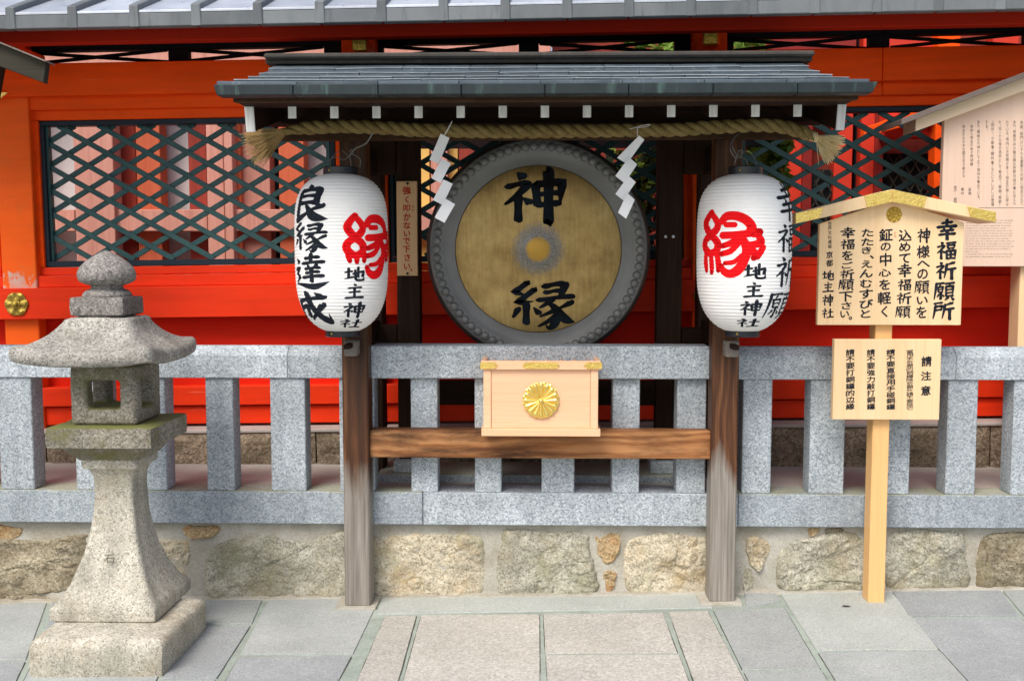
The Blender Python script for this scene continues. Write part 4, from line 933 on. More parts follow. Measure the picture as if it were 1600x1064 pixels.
# ================================================================ paper lanterns
LY = 4.40
def lantern(cx, label, texts, red_a, right):
    c0 = at(cx, 400, LY); k = LY/1600
    zt, zb = az(271, LY-.1, cx), az(519, LY-.12, cx)
    t = thing('paper_lantern', label, 'lantern', (c0.x, LY, zb-.03), 'paper lanterns hanging at the canopy posts')
    H = zt-zb; P = [(0, .078), (.012, .105), (.035, .135), (.075, .163), (.13, .184), (.20, .196), (.30, .2015), (.5, .2025), (.66, .200), (.76, .193), (.84, .178), (.90, .158), (.95, .130), (.985, .098), (1., .076)]
    P = [(a, b*.985) for a, b in P]; fine = cat([(a, b) for a, b in P], 12)
    def rad(u):
        for (a, b), (c, e) in zip(fine[:-1], fine[1:]):
            if a <= u <= c: return b+(e-b)*(u-a)/max(c-a, 1e-9)
        return fine[-1][1]
    NR = 46
    def rr(u): return rad(min(1, max(0, u)))-.0021*abs(math.sin(math.pi*u*NR))
    prof = [(rr(i/(NR*6)), zt-H*i/(NR*6)) for i in range(NR*6+1)]
    vs, fs = lathe(prof, 96, (c0.x, LY, 0)); mk('paper_body', vs, fs[:-2], LPAPER, t, smooth=True)
    for nm, z0, z1, r in (('top_cap', zt-.002, zt+.034, .074), ('bottom_cap', zb-.026, zb+.003, .074)):
        vs, fs = lathe([(r-.004, z0), (r, z0+.003), (r, z1-.003), (r-.004, z1), (r-.012, z1), (r-.012, z1-.012), (.002, z1-.013)], 48, (c0.x, LY, 0)); o = mk(nm, vs, fs, CAPB, t, smooth=True, autos=40)
        for sx in (-1, 1):
            vs, fs = lathe([(.006, 0), (.004, .003), (.001, .004)], 10, (c0.x+sx*.035, LY-r*.87, (z0+z1)/2), 'y'); mk('rivet', vs, fs, GOLDD if sx < 0 else CAPB, o, smooth=True)
        if nm == 'top_cap':
            vs, fs = tube([(c0.x, LY, z1-.013), (c0.x, LY, z1+.0)], .05, 24); 
    Rp = .2/k
    def ang(px, y=400):
        u = (y-271)/(519-271); rr__ = 73.5*rad(u)/.2025
        return math.asin(max(-.985, min(.985, (px-cx)/rr__)))
    def put(tris, mat, nm, y0=0):
        pl = slice_polys(slice_polys(tris, 1, 1.35), 0, .06); vs = []; fs = []
        for lay, q in pl:
            o = len(vs)
            for a, py in q:
                zz = az(py, LY-.18*math.cos(a) if True else LY, cx); u = (zt-zz)/H
                r = rr(u)+.0009+lay*.00005
                vs.append((c0.x+math.sin(a)*r, LY-math.cos(a)*r, zz))
            fs.append(tuple(range(o, o+len(q))))
        mk(nm, vs, fs, mat, t, fm='keep')
    bl = []
    for ch, a, b, y0, y1, bo in texts: bl += char_tris(ch, ang(a, (y0+y1)/2) if a < 3000 else a-9000, ang(b, (y0+y1)/2) if b < 3000 else b-9000, y0, y1, bo*1.10)
    put(bl, INK, 'black_lettering')
    # big round red character, drawn at the size it has on the paper
    def lin(*q): return ['lin']+S(*q)
    a0, a1, y0, y1 = red_a
    PB = .80 if not right else 1
    RS = [cat(S(17, 2, 12, 10, 9, 12, 5, 18, 14, 8, 26, 14, 17, 34, 13, 27, 27, 13, 29, 18, 12, 22, 8, 11, 17, 3, 9), 4),
          cat(S(16, 36, 12, 6, 43, 13, 3, 51, 14, 8, 59, 14, 17, 63, 12, 27, 59, 13, 30, 50, 14, 25, 42, 13, 16, 37, 11), 4),
          S(6, 62, 8, 6, 74*PB+4, 11, 8, 86*PB+3, 8), S(17, 62, 9, 19, 78*PB+4, 10, 19, 92*PB, 8), S(27, 60, 8, 31, 72*PB+4, 11, 31, 86*PB+3, 8),
          S(36, 15, 12, 44, 7, 14, 60, 7, 15, 74, 14, 15, 81, 24, 15, 80, 30, 12), S(43, 20, 9, 56, 20, 9), S(38, 36, 12, 60, 35, 12, 92, 31, 13),
          S(78, 28, 12, 84, 34, 12), S(90, 36, 10, 95, 46, 13, 84, 50, 12, 74, 50, 10), S(62, 36, 10, 54, 46, 11, 38, 52, 9), S(62, 48, 9, 50, 60, 10, 36, 64, 9),
          S(66, 38, 12, 74, 56, 15, 70, 74, 15, 62, 88, 16, 50, 94, 14, 40, 90, 12, 36, 82, 9), S(66, 66, 6, 56, 76, 8, 42, 78, 7), S(76, 52, 12, 86, 64, 13, 90, 68, 10), S(98, 54, 10, 92, 64, 11, 84, 70, 10)]
    rt = []
    for i, st in enumerate(RS):
        for j in range(2 if False else 1):
            dense = cat(st, 3) if i > 1 else st
            # round brush: a chain of discs joined by strips
            for q in stroke_polys(['lin']+dense, .93): rt.append((i, q))
            for (x, y, wd) in dense[::2]+[dense[-1]]:
                rt.append((i+16, [(x+math.cos(a_)*wd*.465, y+math.sin(a_)*wd*.465) for a_ in [2*math.pi*e/10 for e in range(10)]]))
    rt = [(l, [(a0+(a1-a0)*x/100, y0+(y1-y0)*y/100) for x, y in q]) for l, q in rt]
    rt = [(l*.35, q) for l, q in rt]
    put(rt, INKR, 'red_lettering')
    # wires
    s_ = 1
    for dx in (-.045, .045):
        vs, fs = tube(cat([(c0.x+dx, LY, zt+.03), (c0.x+dx*.9, LY, zt+.07), (c0.x+dx*.15, LY+.01, zt+.105)], 5), .0016, 5); mk('hanging_wire', vs, fs, WIRE, t, smooth=True)
    return t, c0, zt
K = 9000
l1, c1, z1 = lantern(534, 'white paper lantern at the left canopy post, black writing left of a red character', [
    ('良', 470, 528, 288, 347, 1.45), ('縁', 470, 526, 348, 395, 1.25), ('達', 470, 526, 398, 451, 1.3), ('成', 473, 527, 456, 506, 1.35),
    ('地', 551, 579, 417, 440, 1.45), ('主', 551, 577, 443, 467, 1.4), ('神', 546, 577, 473, 497, 1.4), ('社', 538, 569, 499, 514, 1.3)],
    (R(14), R(92), 336, 436), False)
l2, c2, z2 = lantern(1162, 'white paper lantern at the right canopy post, red character left of black writing', [
    ('地', 1148, 1182, 412, 437, 1.45), ('主', 1149, 1178, 441, 465, 1.4), ('神', 1145, 1179, 470, 494, 1.4), ('社', 1144, 1178, 498, 513, 1.3),
    ('幸', K+R(33), K+R(80), 288, 346, 1.1), ('福', K+R(30), K+R(80), 350, 396, 1.1), ('祈', K+R(29), K+R(80), 401, 450, 1.15), ('願', K+R(22), K+R(74), 456, 500, 1.0)],
    (R(-67), R(13), 331, 434), True)
P1 = at(583, 200, 4.33); P2 = at(547, 246, 4.40)
vs, fs = tube(cat([at(584, 186, 4.36), at(583, 205, 4.30), at(572, 224, 4.34), at(556, 232, 4.38), at(548, 241, 4.40), at(546, 247, 4.40)], 6), .0035, 6); mk('hanging_wire', vs, fs, WIRE, l1, smooth=True)
for q in ([at(548, 241, 4.39), at(538, 250, 4.40), at(524, 246, 4.42), at(512, 252, 4.45)], [at(548, 241, 4.39), at(556, 244, 4.39), at(563, 250, 4.4), at(562, 262, 4.4)], [at(546, 238, 4.39), at(549, 234, 4.38), at(552, 240, 4.38), at(546, 243, 4.38)]):
    vs, fs = tube(cat(q, 5), .0018, 5); mk('wire_twist', vs, fs, WIRE, l1, smooth=True)
for q in ([at(1160, 206, 4.5), at(1146, 216, 4.44), at(1141, 232, 4.40), at(1149, 247, 4.40), at(1158, 244, 4.4), at(1160, 236, 4.4), at(1153, 238, 4.4), at(1148, 256, 4.4)], [at(1152, 210, 4.47), at(1144, 226, 4.42), at(1152, 243, 4.42), at(1166, 250, 4.4), at(1168, 262, 4.4)]):
    vs, fs = tube(cat(q, 5), .0026, 6); mk('hanging_wire', vs, fs, WIRE, l2, smooth=True)

# ================================================================ straw rope with tassels
RPY = 4.31
rp = [(436, 207), (452, 204), (470, 201), (500, 199), (540, 198), (598, 200), (660, 204), (720, 205), (800, 206), (900, 205), (1000, 204), (1060, 203), (1100, 200), (1140, 198), (1180, 196), (1211, 197), (1238, 202), (1258, 209), (1274, 215)]
rope = thing('straw_rope', 'thick twisted straw rope slung under the canopy eave with a tassel at each end', 'rope', tuple(at(840, 206, RPY)))
path = [at(a, b, RPY) for a, b in rp]
path = [Vector(q) for q in cat([tuple(q) for q in path], 26)]
for sN in range(3):
    pts = []; rd = []; s_ = 0
    for i, q in enumerate(path):
        if i: s_ += (q-path[i-1]).length
        dd = (path[min(i+1, len(path)-1)]-path[max(i-1, 0)]).normalized(); u = Vector((0, 1, 0)); n = dd.cross(u).normalized()
        t = -(s_/.155)*2*math.pi+sN*2*math.pi/3
        tp = min(1, .45+s_/.12*.55) if s_ < .12 else (1 if i < len(path)-30 else .62+.38*(len(path)-i)/30)
        tp *= 1+.05*mnoise.noise((s_*6, sN, 0))
        pts.append(q+(n*math.cos(t)+u*math.sin(t))*.0142*tp); rd.append(.0156*tp)
    vs, fs = tube(pts, rd, 12)
    vs = [q+Vector((mnoise.noise(q*160+Vector((0, 0, 0))), 0, mnoise.noise(q*150+Vector((9, 0, 0)))))*.0016 for q in vs]
    mk('rope_strand', vs, fs, ROPEM, rope, smooth=True)
def straws(n, root, spread, lens, mat, seed, rad=.0011, sx=1, bend=-.02):
    r = random.Random(seed); A = ([], [])
    for i in range(n):
        a = r.uniform(*spread); ln = r.uniform(*lens); yo = r.uniform(-1, 1)
        dr = Vector((math.cos(a)*sx, yo*.22, math.sin(a))); st = root+Vector((0, yo*.012, r.uniform(-.010, .010)))
        pts = [st, st+dr*ln*.5+Vector((0, 0, bend*.25)), st+dr*ln+Vector((0, 0, bend*r.uniform(.4, 1.2)))]
        addm(A, tube(pts, [rad*1.0, rad, rad*.6], 3, False))
    return A
A = straws(190, at(1275, 215, RPY), (R(-66), R(4)), (.092, .116), STRAWL, 1, .0017, 1, -.008)
mk('tassel_straws', A[0], A[1], STRAWL, rope)['kind'] = 'stuff'
A = straws(8, at(1276, 218, RPY), (R(-85), R(-60)), (.07, .10), STRAWL, 2, .0013, 1, -.01); mk('stray_straws', A[0], A[1], STRAWL, rope)['kind'] = 'stuff'
vs, fs = lathe([(.020, -.010), (.023, -.004), (.023, .004), (.020, .010)], 16, (0, 0, 0)); 
for q in range(4):
    P = at(1266+3*q, 212+1.0*q, RPY); mk('binding', [Vector((v_.z, v_.y, v_.x))*1.05+P for v_ in [Vector(a) for a in lathe([(.019, -.003), (.021, 0), (.019, .003)], 14, (0, 0, 0))[0]]], lathe([(.019, -.003), (.021, 0), (.019, .003)], 14, (0, 0, 0))[1], STRAWL, rope, smooth=True)
A = straws(430, at(446, 206, RPY), (R(-52), R(6)), (.10, .185), STRAWD, 4, .0013, -1, -.014)
mk('tassel_straws', A[0], A[1], STRAWD, rope)['kind'] = 'stuff'
# folded paper streamers
def shide(label, quads, string, ox, oy):
    Y = 4.262; q0 = quads[0][0]
    t = thing('paper_streamer', label, 'paper streamer', tuple(at(ox+quads[0][0][0]/5.32, oy+quads[0][0][1]/5.32, Y)), 'white folded paper streamers on the straw rope')
    for i, q in enumerate(quads):
        y = Y-.003*i
        def B(a, c): return [a[j]*(1-c)+0*a[j] for j in (0, 1)]
        n = len(q); c = q; rows = 5; vs = []; fs = []
        A0, A1, B1, B0 = q[0], q[1], q[2], q[3]
        for r_ in range(rows+1):
            f = r_/rows
            for u in (0, .5, 1):
                l_ = [A0[j]+(B0[j]-A0[j])*f for j in (0, 1)]; rt_ = [A1[j]+(B1[j]-A1[j])*f for j in (0, 1)]
                X = [l_[j]+(rt_[j]-l_[j])*u for j in (0, 1)]
                P = at(ox+X[0]/5.32, oy+X[1]/5.32, y); P.y = y-.006*math.sin(f*math.pi)*(1 if i % 2 else -.6)+.003*u; vs.append(P)
        m = len(vs); vs += [v_+Vector((0, .0007, 0)) for v_ in vs]
        for r_ in range(rows):
            for u in range(2):
                a = r_*3+u; fs.append((a, a+1, a+4, a+3)); fs.append((m+a+3, m+a+4, m+a+1, m+a))
        for e in ([0, 1, 2, 5, 8, 11, 14, 17, 16, 15, 12, 9, 6, 3],):
            for j in range(len(e)): a, b = e[j], e[(j+1) % len(e)]; fs.append((a, m+a, m+b, b))
        mk('paper_fold', vs, fs, PAPER, t)
    for st in string:
        vs, fs = tube(cat([tuple(at(a, b, Y+.004)) for a, b in st], 5), .0012, 5); mk('string', vs, fs, PAPER, t, smooth=True)
shide('white zigzag paper streamer hanging from the rope beside the narrow red-lettered plaque', [[(630, 50), (703, 85), (612, 300), (537, 265)], [(640, 255), (717, 295), (630, 460), (555, 420)], [(655, 430), (730, 465), (645, 640), (566, 600)], [(672, 590), (750, 635), (662, 790), (580, 745)]], [[(692, 214), (699, 203), (706, 190), (704, 196), (696, 210), (694, 216)]], 570, 200)
shide('white zigzag paper streamer hanging from the rope nearer the right canopy post', [[(205, 65), (250, 98), (105, 300), (22, 250)], [(122, 245), (190, 303), (85, 460), (8, 400)], [(118, 398), (178, 452), (75, 603), (8, 550)], [(105, 540), (170, 597), (98, 755), (30, 705)]], [[(984, 202), (992, 200), (1005, 196), (1016, 195), (1010, 198), (998, 200), (996, 203), (996, 213)]], 960, 200)

# ================================================================ offering box
OY = 4.46
ob = thing('offering_box', 'pale wooden offering box with a round gold flower crest on the front beam', 'offering box', (ax(845.5, OY), OY+.1, az(673, 4.60)))
zB = az(673, 4.60)+.0005; zT = az(563, OY)
def ob_(name, a, b, y0, y1, ya, yb, m=BOXW, bev=.002, z0=None): return box(name, (ax(a, y0), ax(b, y0), y0, y1, z0 if z0 is not None else az(yb, y0), az(ya, y0)), m, ob, bev)
ob_('base_ledge', 751.5, 940, OY-.012, OY+.24, 670.3, 0, BOXW, .002, zB)
zl = az(670.3, OY-.012)
ob_('front_panel', 767.5, 923.5, OY+.006, OY+.016, 578, 0, BOXW, .001, zl+.0005)
for a, b in ((755, 767), (924, 936)): ob_('corner_stile', a, b, OY, OY+.222, 578, 0, BOXW, .002, zl+.0005)
ob_('back_panel', 768, 923, OY+.21, OY+.222, 578, 0, BOXW, .001, zl+.0005)
zt1 = az(564, OY-.012); ztb = az(578, OY-.012)
X0, X1 = ax(751, OY-.012), ax(940, OY-.012)
box('top_rail', (X0, X1, OY-.012, OY+.010, ztb+.0003, zt1), BOXW, ob, .002); box('top_rail', (X0, X1, OY+.214, OY+.236, ztb, zt1), BOXW, ob, .002)
for a in (X0, X1-.02): box('top_rail', (a, a+.02, OY+.0105, OY+.2135, ztb, zt1), BOXW, ob, .002)
for i in range(8):
    c = X0+.045+i*(X1-X0-.09)/7
    prism('top_slat', [(c-.016, zt1-.030), (c+.016, zt1-.030), (c, zt1-.009)], OY+.0108, OY+.2132, BOXW, ob, .001)
# gilt fittings with cusped ends
def fitting(a, b, ends):
    y0, y1 = 566.3, 576.3; mid = (y0+y1)/2; pl = []
    L_ = [(a+5, y1), (a+1.5, mid+1.5), (a, mid), (a+1.5, mid-1.5), (a+5, y0)] if 'l' in ends else [(a, y1), (a, y0)]
    R_ = [(b-5, y0), (b-1.5, mid-1.5), (b, mid), (b-1.5, mid+1.5), (b-5, y1)] if 'r' in ends else [(b, y0), (b, y1)]
    prism('gilt_fitting', [(at(x, y, OY-.013).x, at(x, y, OY-.013).z) for x, y in L_+R_], OY-.0155, OY-.0122, GOLD, ob, .0008)
fitting(750.3, 778, 'r'); fitting(816, 874.5, 'lr'); fitting(912, 940.8, 'l')
# chrysanthemum crest: 16 upper petals with 16 showing between
cx, cz = ax(845.3, OY, 625.5), az(625.5, OY, 845); rc = 29*OY/1600
def petal(ang_, r0, r1, wd, y0, hgt, nm):
    vs = []; fs = []; N = 9; M = 5
    for i in range(N+1):
        t = i/N; r_ = r0+(r1-r0)*t; ww = wd*(.16+.84*t) if t < .88 else wd*math.sqrt(max(0, 1-((t-.88)/.13)**2))
        for j in range(M+1):
            u = -1+2*j/M; e = hgt*(1-u*u)*(.35+.65*t)*(1 if t < .9 else (1-(t-.9)*6)); y = y0-e
            x = r_; zz = ww*u
            vs.append((cx+math.cos(ang_)*x-math.sin(ang_)*zz, y, cz+math.sin(ang_)*x+math.cos(ang_)*zz))
    for i in range(N):
        for j in range(M): a = i*(M+1)+j; fs.append((a, a+1, a+M+2, a+M+1))
    return vs, fs
crest = ([], [])
vs, fs = lathe([(rc*.985, 0), (rc*.985, .004), (rc*.9, .006), (.001, .006)], 64, (cx, OY+.006, cz), 'y'); base = mk('gold_crest', vs, fs, GOLDS, ob, smooth=True, autos=40)
for i in range(16):
    vs, fs = petal(2*math.pi*(i+.5)/16, rc*.1, rc*1.0, rc*.175, OY-.001, .0045, 'b'); mk('crest_petal', vs, fs, GOLDS, base, smooth=True)
for i in range(16):
    vs, fs = petal(2*math.pi*i/16, rc*.08, rc*.97, rc*.172, OY-.004, .0095, 'a'); mk('crest_petal', vs, fs, GOLDS, base, smooth=True)
vs, fs = lathe([(rc*.13, 0), (rc*.13, .014), (rc*.09, .019), (.001, .021)], 20, (cx, OY, cz), 'y'); mk('crest_centre', vs, fs, GOLDS, base, smooth=True)

# ================================================================ standing sign
sY = 4.52
sg = thing('prayer_sign', 'pale wooden sign with peaked roof, gold trim and a small board below on one post', 'sign', (ax(1376, sY+.03), sY+.05, gz(1.52)+.012))
box('post', (ax(1363, sY+.03, 700), ax(1389, sY+.03, 700), sY+.03, sY+.115, gz(1.5)+.004, az(330, sY+.03, 1376)), SIGNP, sg, .003)
def qx(a, b, Y=sY): P = at(a, b, Y); return (P.x, P.z)
bl = [qx(1277, 508), qx(1502, 508), qx(1502, 350), qx(1393, 312), qx(1277, 350)]
xL, xR_ = qx(1279, 430)[0], qx(1504, 430)[0]; zBt = qx(1393, 508)[1]
main = prism('main_board', [(xL, zBt), (xR_, zBt), (xR_, qx(1507, 348)[1]), (qx(1394, 312)[0], qx(1394, 312)[1]), (xL, qx(1281, 350)[1])], sY, sY+.0295, SIGNW, sg, .002)
# roof arms
tip_l, tip_r, apx = (1243, 333, 350), (1556, 331, 348), (1394.5, 296, 316)
def arm(pa, pb, name, y0, y1, m, grow=0):
    (xa, ta, ba), (xb, tb, bb_) = pa, pb
    ys = y0
    A_ = [at(xa, ta, ys), at(xb, tb, ys), at(xb, bb_, ys), at(xa, ba, ys)]
    vs = [Vector((q.x, y0, q.z)) for q in A_]+[Vector((q.x, y1, q.z)) for q in A_]
    return hexa(name, [vs[3], vs[2], vs[6], vs[7], vs[0], vs[1], vs[5], vs[4]], m, sg, .002)
RA = sY-.045
arm(tip_l, apx, 'roof_arm', RA, sY+.13, SIGNW); arm(apx, tip_r, 'roof_arm', RA, sY+.13, SIGNW)
def along(pa, pb, t): return tuple(pa[i]+(pb[i]-pa[i])*t for i in range(3))
def gfit(pa, pb, t0, t1, e0=0, e1=0):
    a, b = along(pa, pb, t0), along(pa, pb, t1); ys = RA-.001
    m = .6; A_ = [at(a[0]+e0, a[1]+m, ys), at(b[0]+e1, b[1]+m, ys), at(b[0], b[2]-m, ys), at(a[0], a[2]-m, ys)]
    vs = [Vector((q.x, ys-.003, q.z)) for q in A_]+[Vector((q.x, ys+.0007, q.z)) for q in A_]
    hexa('gilt_fitting', [vs[3], vs[2], vs[6], vs[7], vs[0], vs[1], vs[5], vs[4]], GOLD, sg, .001)
gfit(tip_l, apx, 0, .25, 0, 5); gfit(tip_l, apx, .74, .997, -5, 0); gfit(apx, tip_r, .003, .30, 0, 5); gfit(apx, tip_r, .755, 1, -5, 0)
# round emblem
ecx, ecz = qx(1397, 335.5, sY); er = 12*sY/1600; A = ([], [])
vs, fs = lathe([(er, 0), (er*.96, .003), (er*.88, .002), (.001, .002)], 40, (ecx, sY-.0002, ecz), 'y'); em = mk('round_emblem', vs, fs, GOLDE, sg, smooth=True, autos=40)
for i in range(8):
    t = 2*math.pi*i/8; vs, fs = lathe([(er*.22, 0), (er*.19, .004), (er*.06, .0055), (.0005, .004)], 12, (ecx+math.cos(t)*er*.70, sY-.002, ecz+math.sin(t)*er*.70), 'y'); addm(A, (vs, fs))
for i in range(3):
    t = 2*math.pi*i/3+.4; pts = [(ecx+math.cos(t+u*.45)*er*(.12+.1*u), sY-.0035, ecz+math.sin(t+u*.45)*er*(.12+.1*u)) for u in range(5)]
    addm(A, tube(pts, [.003, .004, .0035, .0025, .001], 6))
mk('emblem_relief', A[0], A[1], GOLDE, em, smooth=True)
# lettering, read off at crop scale 3.94 from (1200, 270)
def c8(x, y): return 1200+x/3.94, 270+y/3.94
tr = []
def put(ch, a, b, y0, y1, bo=1.3, off=.02):
    (X0_, Y0_), (X1_, Y1_) = c8(a, y0), c8(b, y1); tr.extend(char_tris(ch, X0_, X1_, Y0_, Y1_, bo, off))
for ch, a, b, y0, y1 in (('幸', 1042, 1160, 290, 414), ('福', 1036, 1160, 424, 538), ('祈', 1030, 1155, 548, 660), ('願', 1026, 1146, 672, 788), ('所', 1018, 1142, 794, 906)): put(ch, a, b, y0, y1, 1.75)
for ch, a, b, y0, y1 in (('神', 917, 1002, 345, 432), ('様', 915, 995, 447, 526), ('へ', 918, 996, 540, 582), ('の', 918, 985, 592, 656), ('願', 906, 990, 664, 746), ('い', 915, 984, 762, 810), ('を', 912, 976, 822, 896),
                         ('込', 804, 884, 350, 422), ('め', 806, 878, 428, 486), ('て', 806, 876, 498, 558), ('幸', 800, 882, 562, 642), ('福', 796, 882, 655, 727), ('祈', 790, 880, 736, 810), ('願', 788, 874, 820, 894),
                         ('鉦', 684, 768, 344, 420), ('の', 692, 756, 430, 482), ('中', 688, 760, 494, 576), ('心', 680, 758, 592, 640), ('を', 684, 752, 656, 722), ('軽', 674, 758, 732, 810), ('く', 696, 736, 820, 890),
                         ('た', 576, 648, 346, 394), ('た', 574, 648, 402, 450), ('き', 576, 636, 456, 500), ('、', 626, 652, 508, 530), ('え', 574, 640, 540, 586), ('ん', 562, 646, 594, 646), ('む', 566, 640, 656, 708), ('す', 562, 646, 716, 776), ('び', 562, 648, 780, 836), ('と', 570, 630, 842, 894),
                         ('幸', 448, 534, 338, 402), ('福', 444, 534, 410, 474), ('を', 454, 522, 480, 540), ('ご', 452, 522, 550, 590), ('祈', 442, 528, 596, 656), ('願', 438, 526, 656, 724), ('下', 436, 522, 732, 794), ('さ', 452, 512, 796, 842), ('い', 444, 500, 850, 892), ('。', 496, 518, 884, 906),
                         ('地', 334, 406, 602, 664), ('主', 336, 402, 672, 736), ('神', 332, 404, 752, 820), ('社', 330, 402, 834, 896), ('京', 358, 398, 484, 528), ('都', 358, 400, 536, 578)): put(ch, a, b, y0, y1, 1.5, .022)
for i, ch in enumerate('世界文化遺産'): put(ch, 368, 392, 302+i*28, 326+i*28, 1, .006)
flat_print('lettering', tr, sY, INK, main)
tr = []
for ch, y0 in (('か', 364), ('ね', 384)): put(ch, 776, 790, y0, y0+15, 1, .0)
flat_print('reading_gloss', tr, sY, INKP, main)
# lower board
lw = box('lower_board', (qx(1302, 590)[0], qx(1469, 590)[0], sY-.004, sY+.0295, az(655.5, sY, 1385), az(530, sY, 1385)), SIGNW, sg, .002)
tr = []
def c7(x, y): return 1290+x/7.337, 520+y/7.337
def colm(txt, a, b, y0, y1, off=.02, gap=.08):
    (X0_, Y0_), (X1_, Y1_) = c7(a, y0), c7(b, y1); tr.extend(column(txt, X0_, X1_, Y0_, Y1_, gap, bold=1.15, off=off, brush=False))
colm('請', 1098, 1216, 268, 386, .025); colm('注', 1092, 1210, 440, 546, .025); colm('意', 1092, 1204, 606, 718, .025)
colm('當用手祈願的銅鑼除祈願外請不要碰它', 926, 1004, 194, 882, .008, .0)
colm('請不要直接用手碰銅鑼', 696, 796, 188, 880, .022); colm('請不要強力敲打銅鑼', 472, 566, 188, 880, .022); colm('請不要打銅鑼的边縁', 230, 332, 188, 880, .022)
flat_print('lettering', tr, sY-.004, INK, lw)

# ================================================================ large notice board behind the fence
nY = 5.12
nb = thing('notice_board', 'large wooden notice board of fine print at the right, standing behind the granite fence', 'notice board', (ax(1632, nY), nY+.06, ZF))
def nx(a, b, Y=nY): P = at(a, b, Y); return (P.x, P.z)
xa, xb, xc = nx(1472, 300)[0], nx(1806, 300)[0], nx(1640, 300)[0]
zbot = az(416.5, nY, 1535); zap = nx(1640, 112)[1]; zsl = nx(1472, 182)[1]
bd = prism('board', [(xa, zbot), (xb, zbot), (xb, zsl), (xc, zap), (xa, zsl)], nY, nY+.035, BRDW, nb, .002)
def narm(p0, p1, y0, y1, up, th, m, nm):
    a, b = Vector((p0[0], 0, p0[1]+up)), Vector((p1[0], 0, p1[1]+up)); t_ = Vector((0, 0, -th))
    P = [a+t_, b+t_, a, b]
    f = lambda q, y: Vector((q.x, y, q.z))
    return hexa(nm, [f(P[0], y0), f(P[1], y0), f(P[1], y1), f(P[0], y1), f(P[2], y0), f(P[3], y0), f(P[3], y1), f(P[2], y1)], m, nb, .002)
e0, e1, ap = nx(1431, 184, nY-.05), nx(1849, 184, nY-.05), nx(1640, 106, nY-.05)
narm(e0, ap, nY-.05, nY+.12, 0, .066, BRDR, 'rake_rail'); narm(ap, e1, nY-.05, nY+.12, 0, .066, BRDR, 'rake_rail')
f0, f1, fp = nx(1409, 186, nY-.11), nx(1871, 186, nY-.11), nx(1640, 98, nY-.11)
narm(f0, fp, nY-.11, nY+.18, 0, .028, ROOFB, 'roof_strip'); narm(fp, f1, nY-.11, nY+.18, 0, .028, ROOFB, 'roof_strip')
box('post', (ax(1592, nY+.036, 480), ax(1672, nY+.036, 480), nY+.0355, nY+.14, ZF, zap-.03), SIGNW, nb, .003)
tr = []
def c3(x, y): return 1470+x/5.32, 120+y/5.32
def cn(txt, xm, y0, y1, wd=24):
    (X0_, Y0_), (X1_, Y1_) = c3(xm-wd/2, y0), c3(xm+wd/2, y1); tr.extend(column(txt, X0_, X1_, Y0_, Y1_, .18, off=.0, brush=False))
cn('地主からは木の間の花の都かな', 190, 402, 830); cn('京中へ地主の桜や飛胡蝶', 256, 402, 738); cn('季吟', 180, 925, 985); cn('其角', 240, 925, 985)
cn('また、縁結びの神として広く信仰を集めている。', 313, 366, 1005); cn('する。', 380, 366, 440); cn('「田村」、小歌集「閑吟集」などにもしばしば登場', 430, 366, 1055)
cn('れ、古くから桜の名所として有名で、謡曲「熊野」', 492, 366, 1055); cn('れている。境内には桜樹が多く「地主の桜」と呼ば', 552, 366, 1055); cn('あり、拝殿天井の龍の画は狩野元信の筆と伝えら', 612, 366, 1055)
cn('本殿、総門はいずれも重要文化財に指定されて', 672, 366, 1055); cn('京 都 市', 120, 905, 1150, 26)
flat_print('lettering', tr, nY, INKS, bd)
box('rule_line', (nx(1506, 325)[0], nx(1775, 325)[0], nY-.0008, nY+.0002, nx(1506, 325.4)[1], nx(1506, 324.8)[1]), INKS, bd, 0)
tr = []
ENG = ['the main hall and gate of the shrine have been designated', 'important cultural properties. the shrine stands on the hill', 'and is dedicated to a god of matchmaking. the present', 'buildings were rebuilt in the seventeenth century.', 'a dragon painted on the ceiling of the worship hall is said', 'to be the work of a painter of that time. there are many', 'cherry trees in the precincts, and since old times it has', 'been known as a famous place for cherry blossoms.', 'poems and songs and a noh play speak of these trees and', 'the flowers of the shrine. many people visit it all year', 'round and pray here for good fortune and happy ties with', 'the people they love, and the spring rite of flowers is', 'held every april.', 'in the garden stands a rare cherry tree on which single', 'and double flowers bloom together on the same branch.']
for j, ln in enumerate(ENG):
    x = 1508.5; yb = 343+j*4.05; fw = .0
    kk = 81.5/56*(56/max(56, len(ln)))
    for ch in ln:
        if ch != ' ':
            g = glyph(ch, 0); s_ = 2.55
            for q in g[0]: tr.append((0, [(x+a*s_, yb+2.3+b*s_) for a, b in q]))
        x += kk*(.55 if ch in 'il.,ftj' else 1.0 if ch != 'm' and ch != 'w' else 1.4)*.98
flat_print('small_print', tr, nY, INKS, bd)

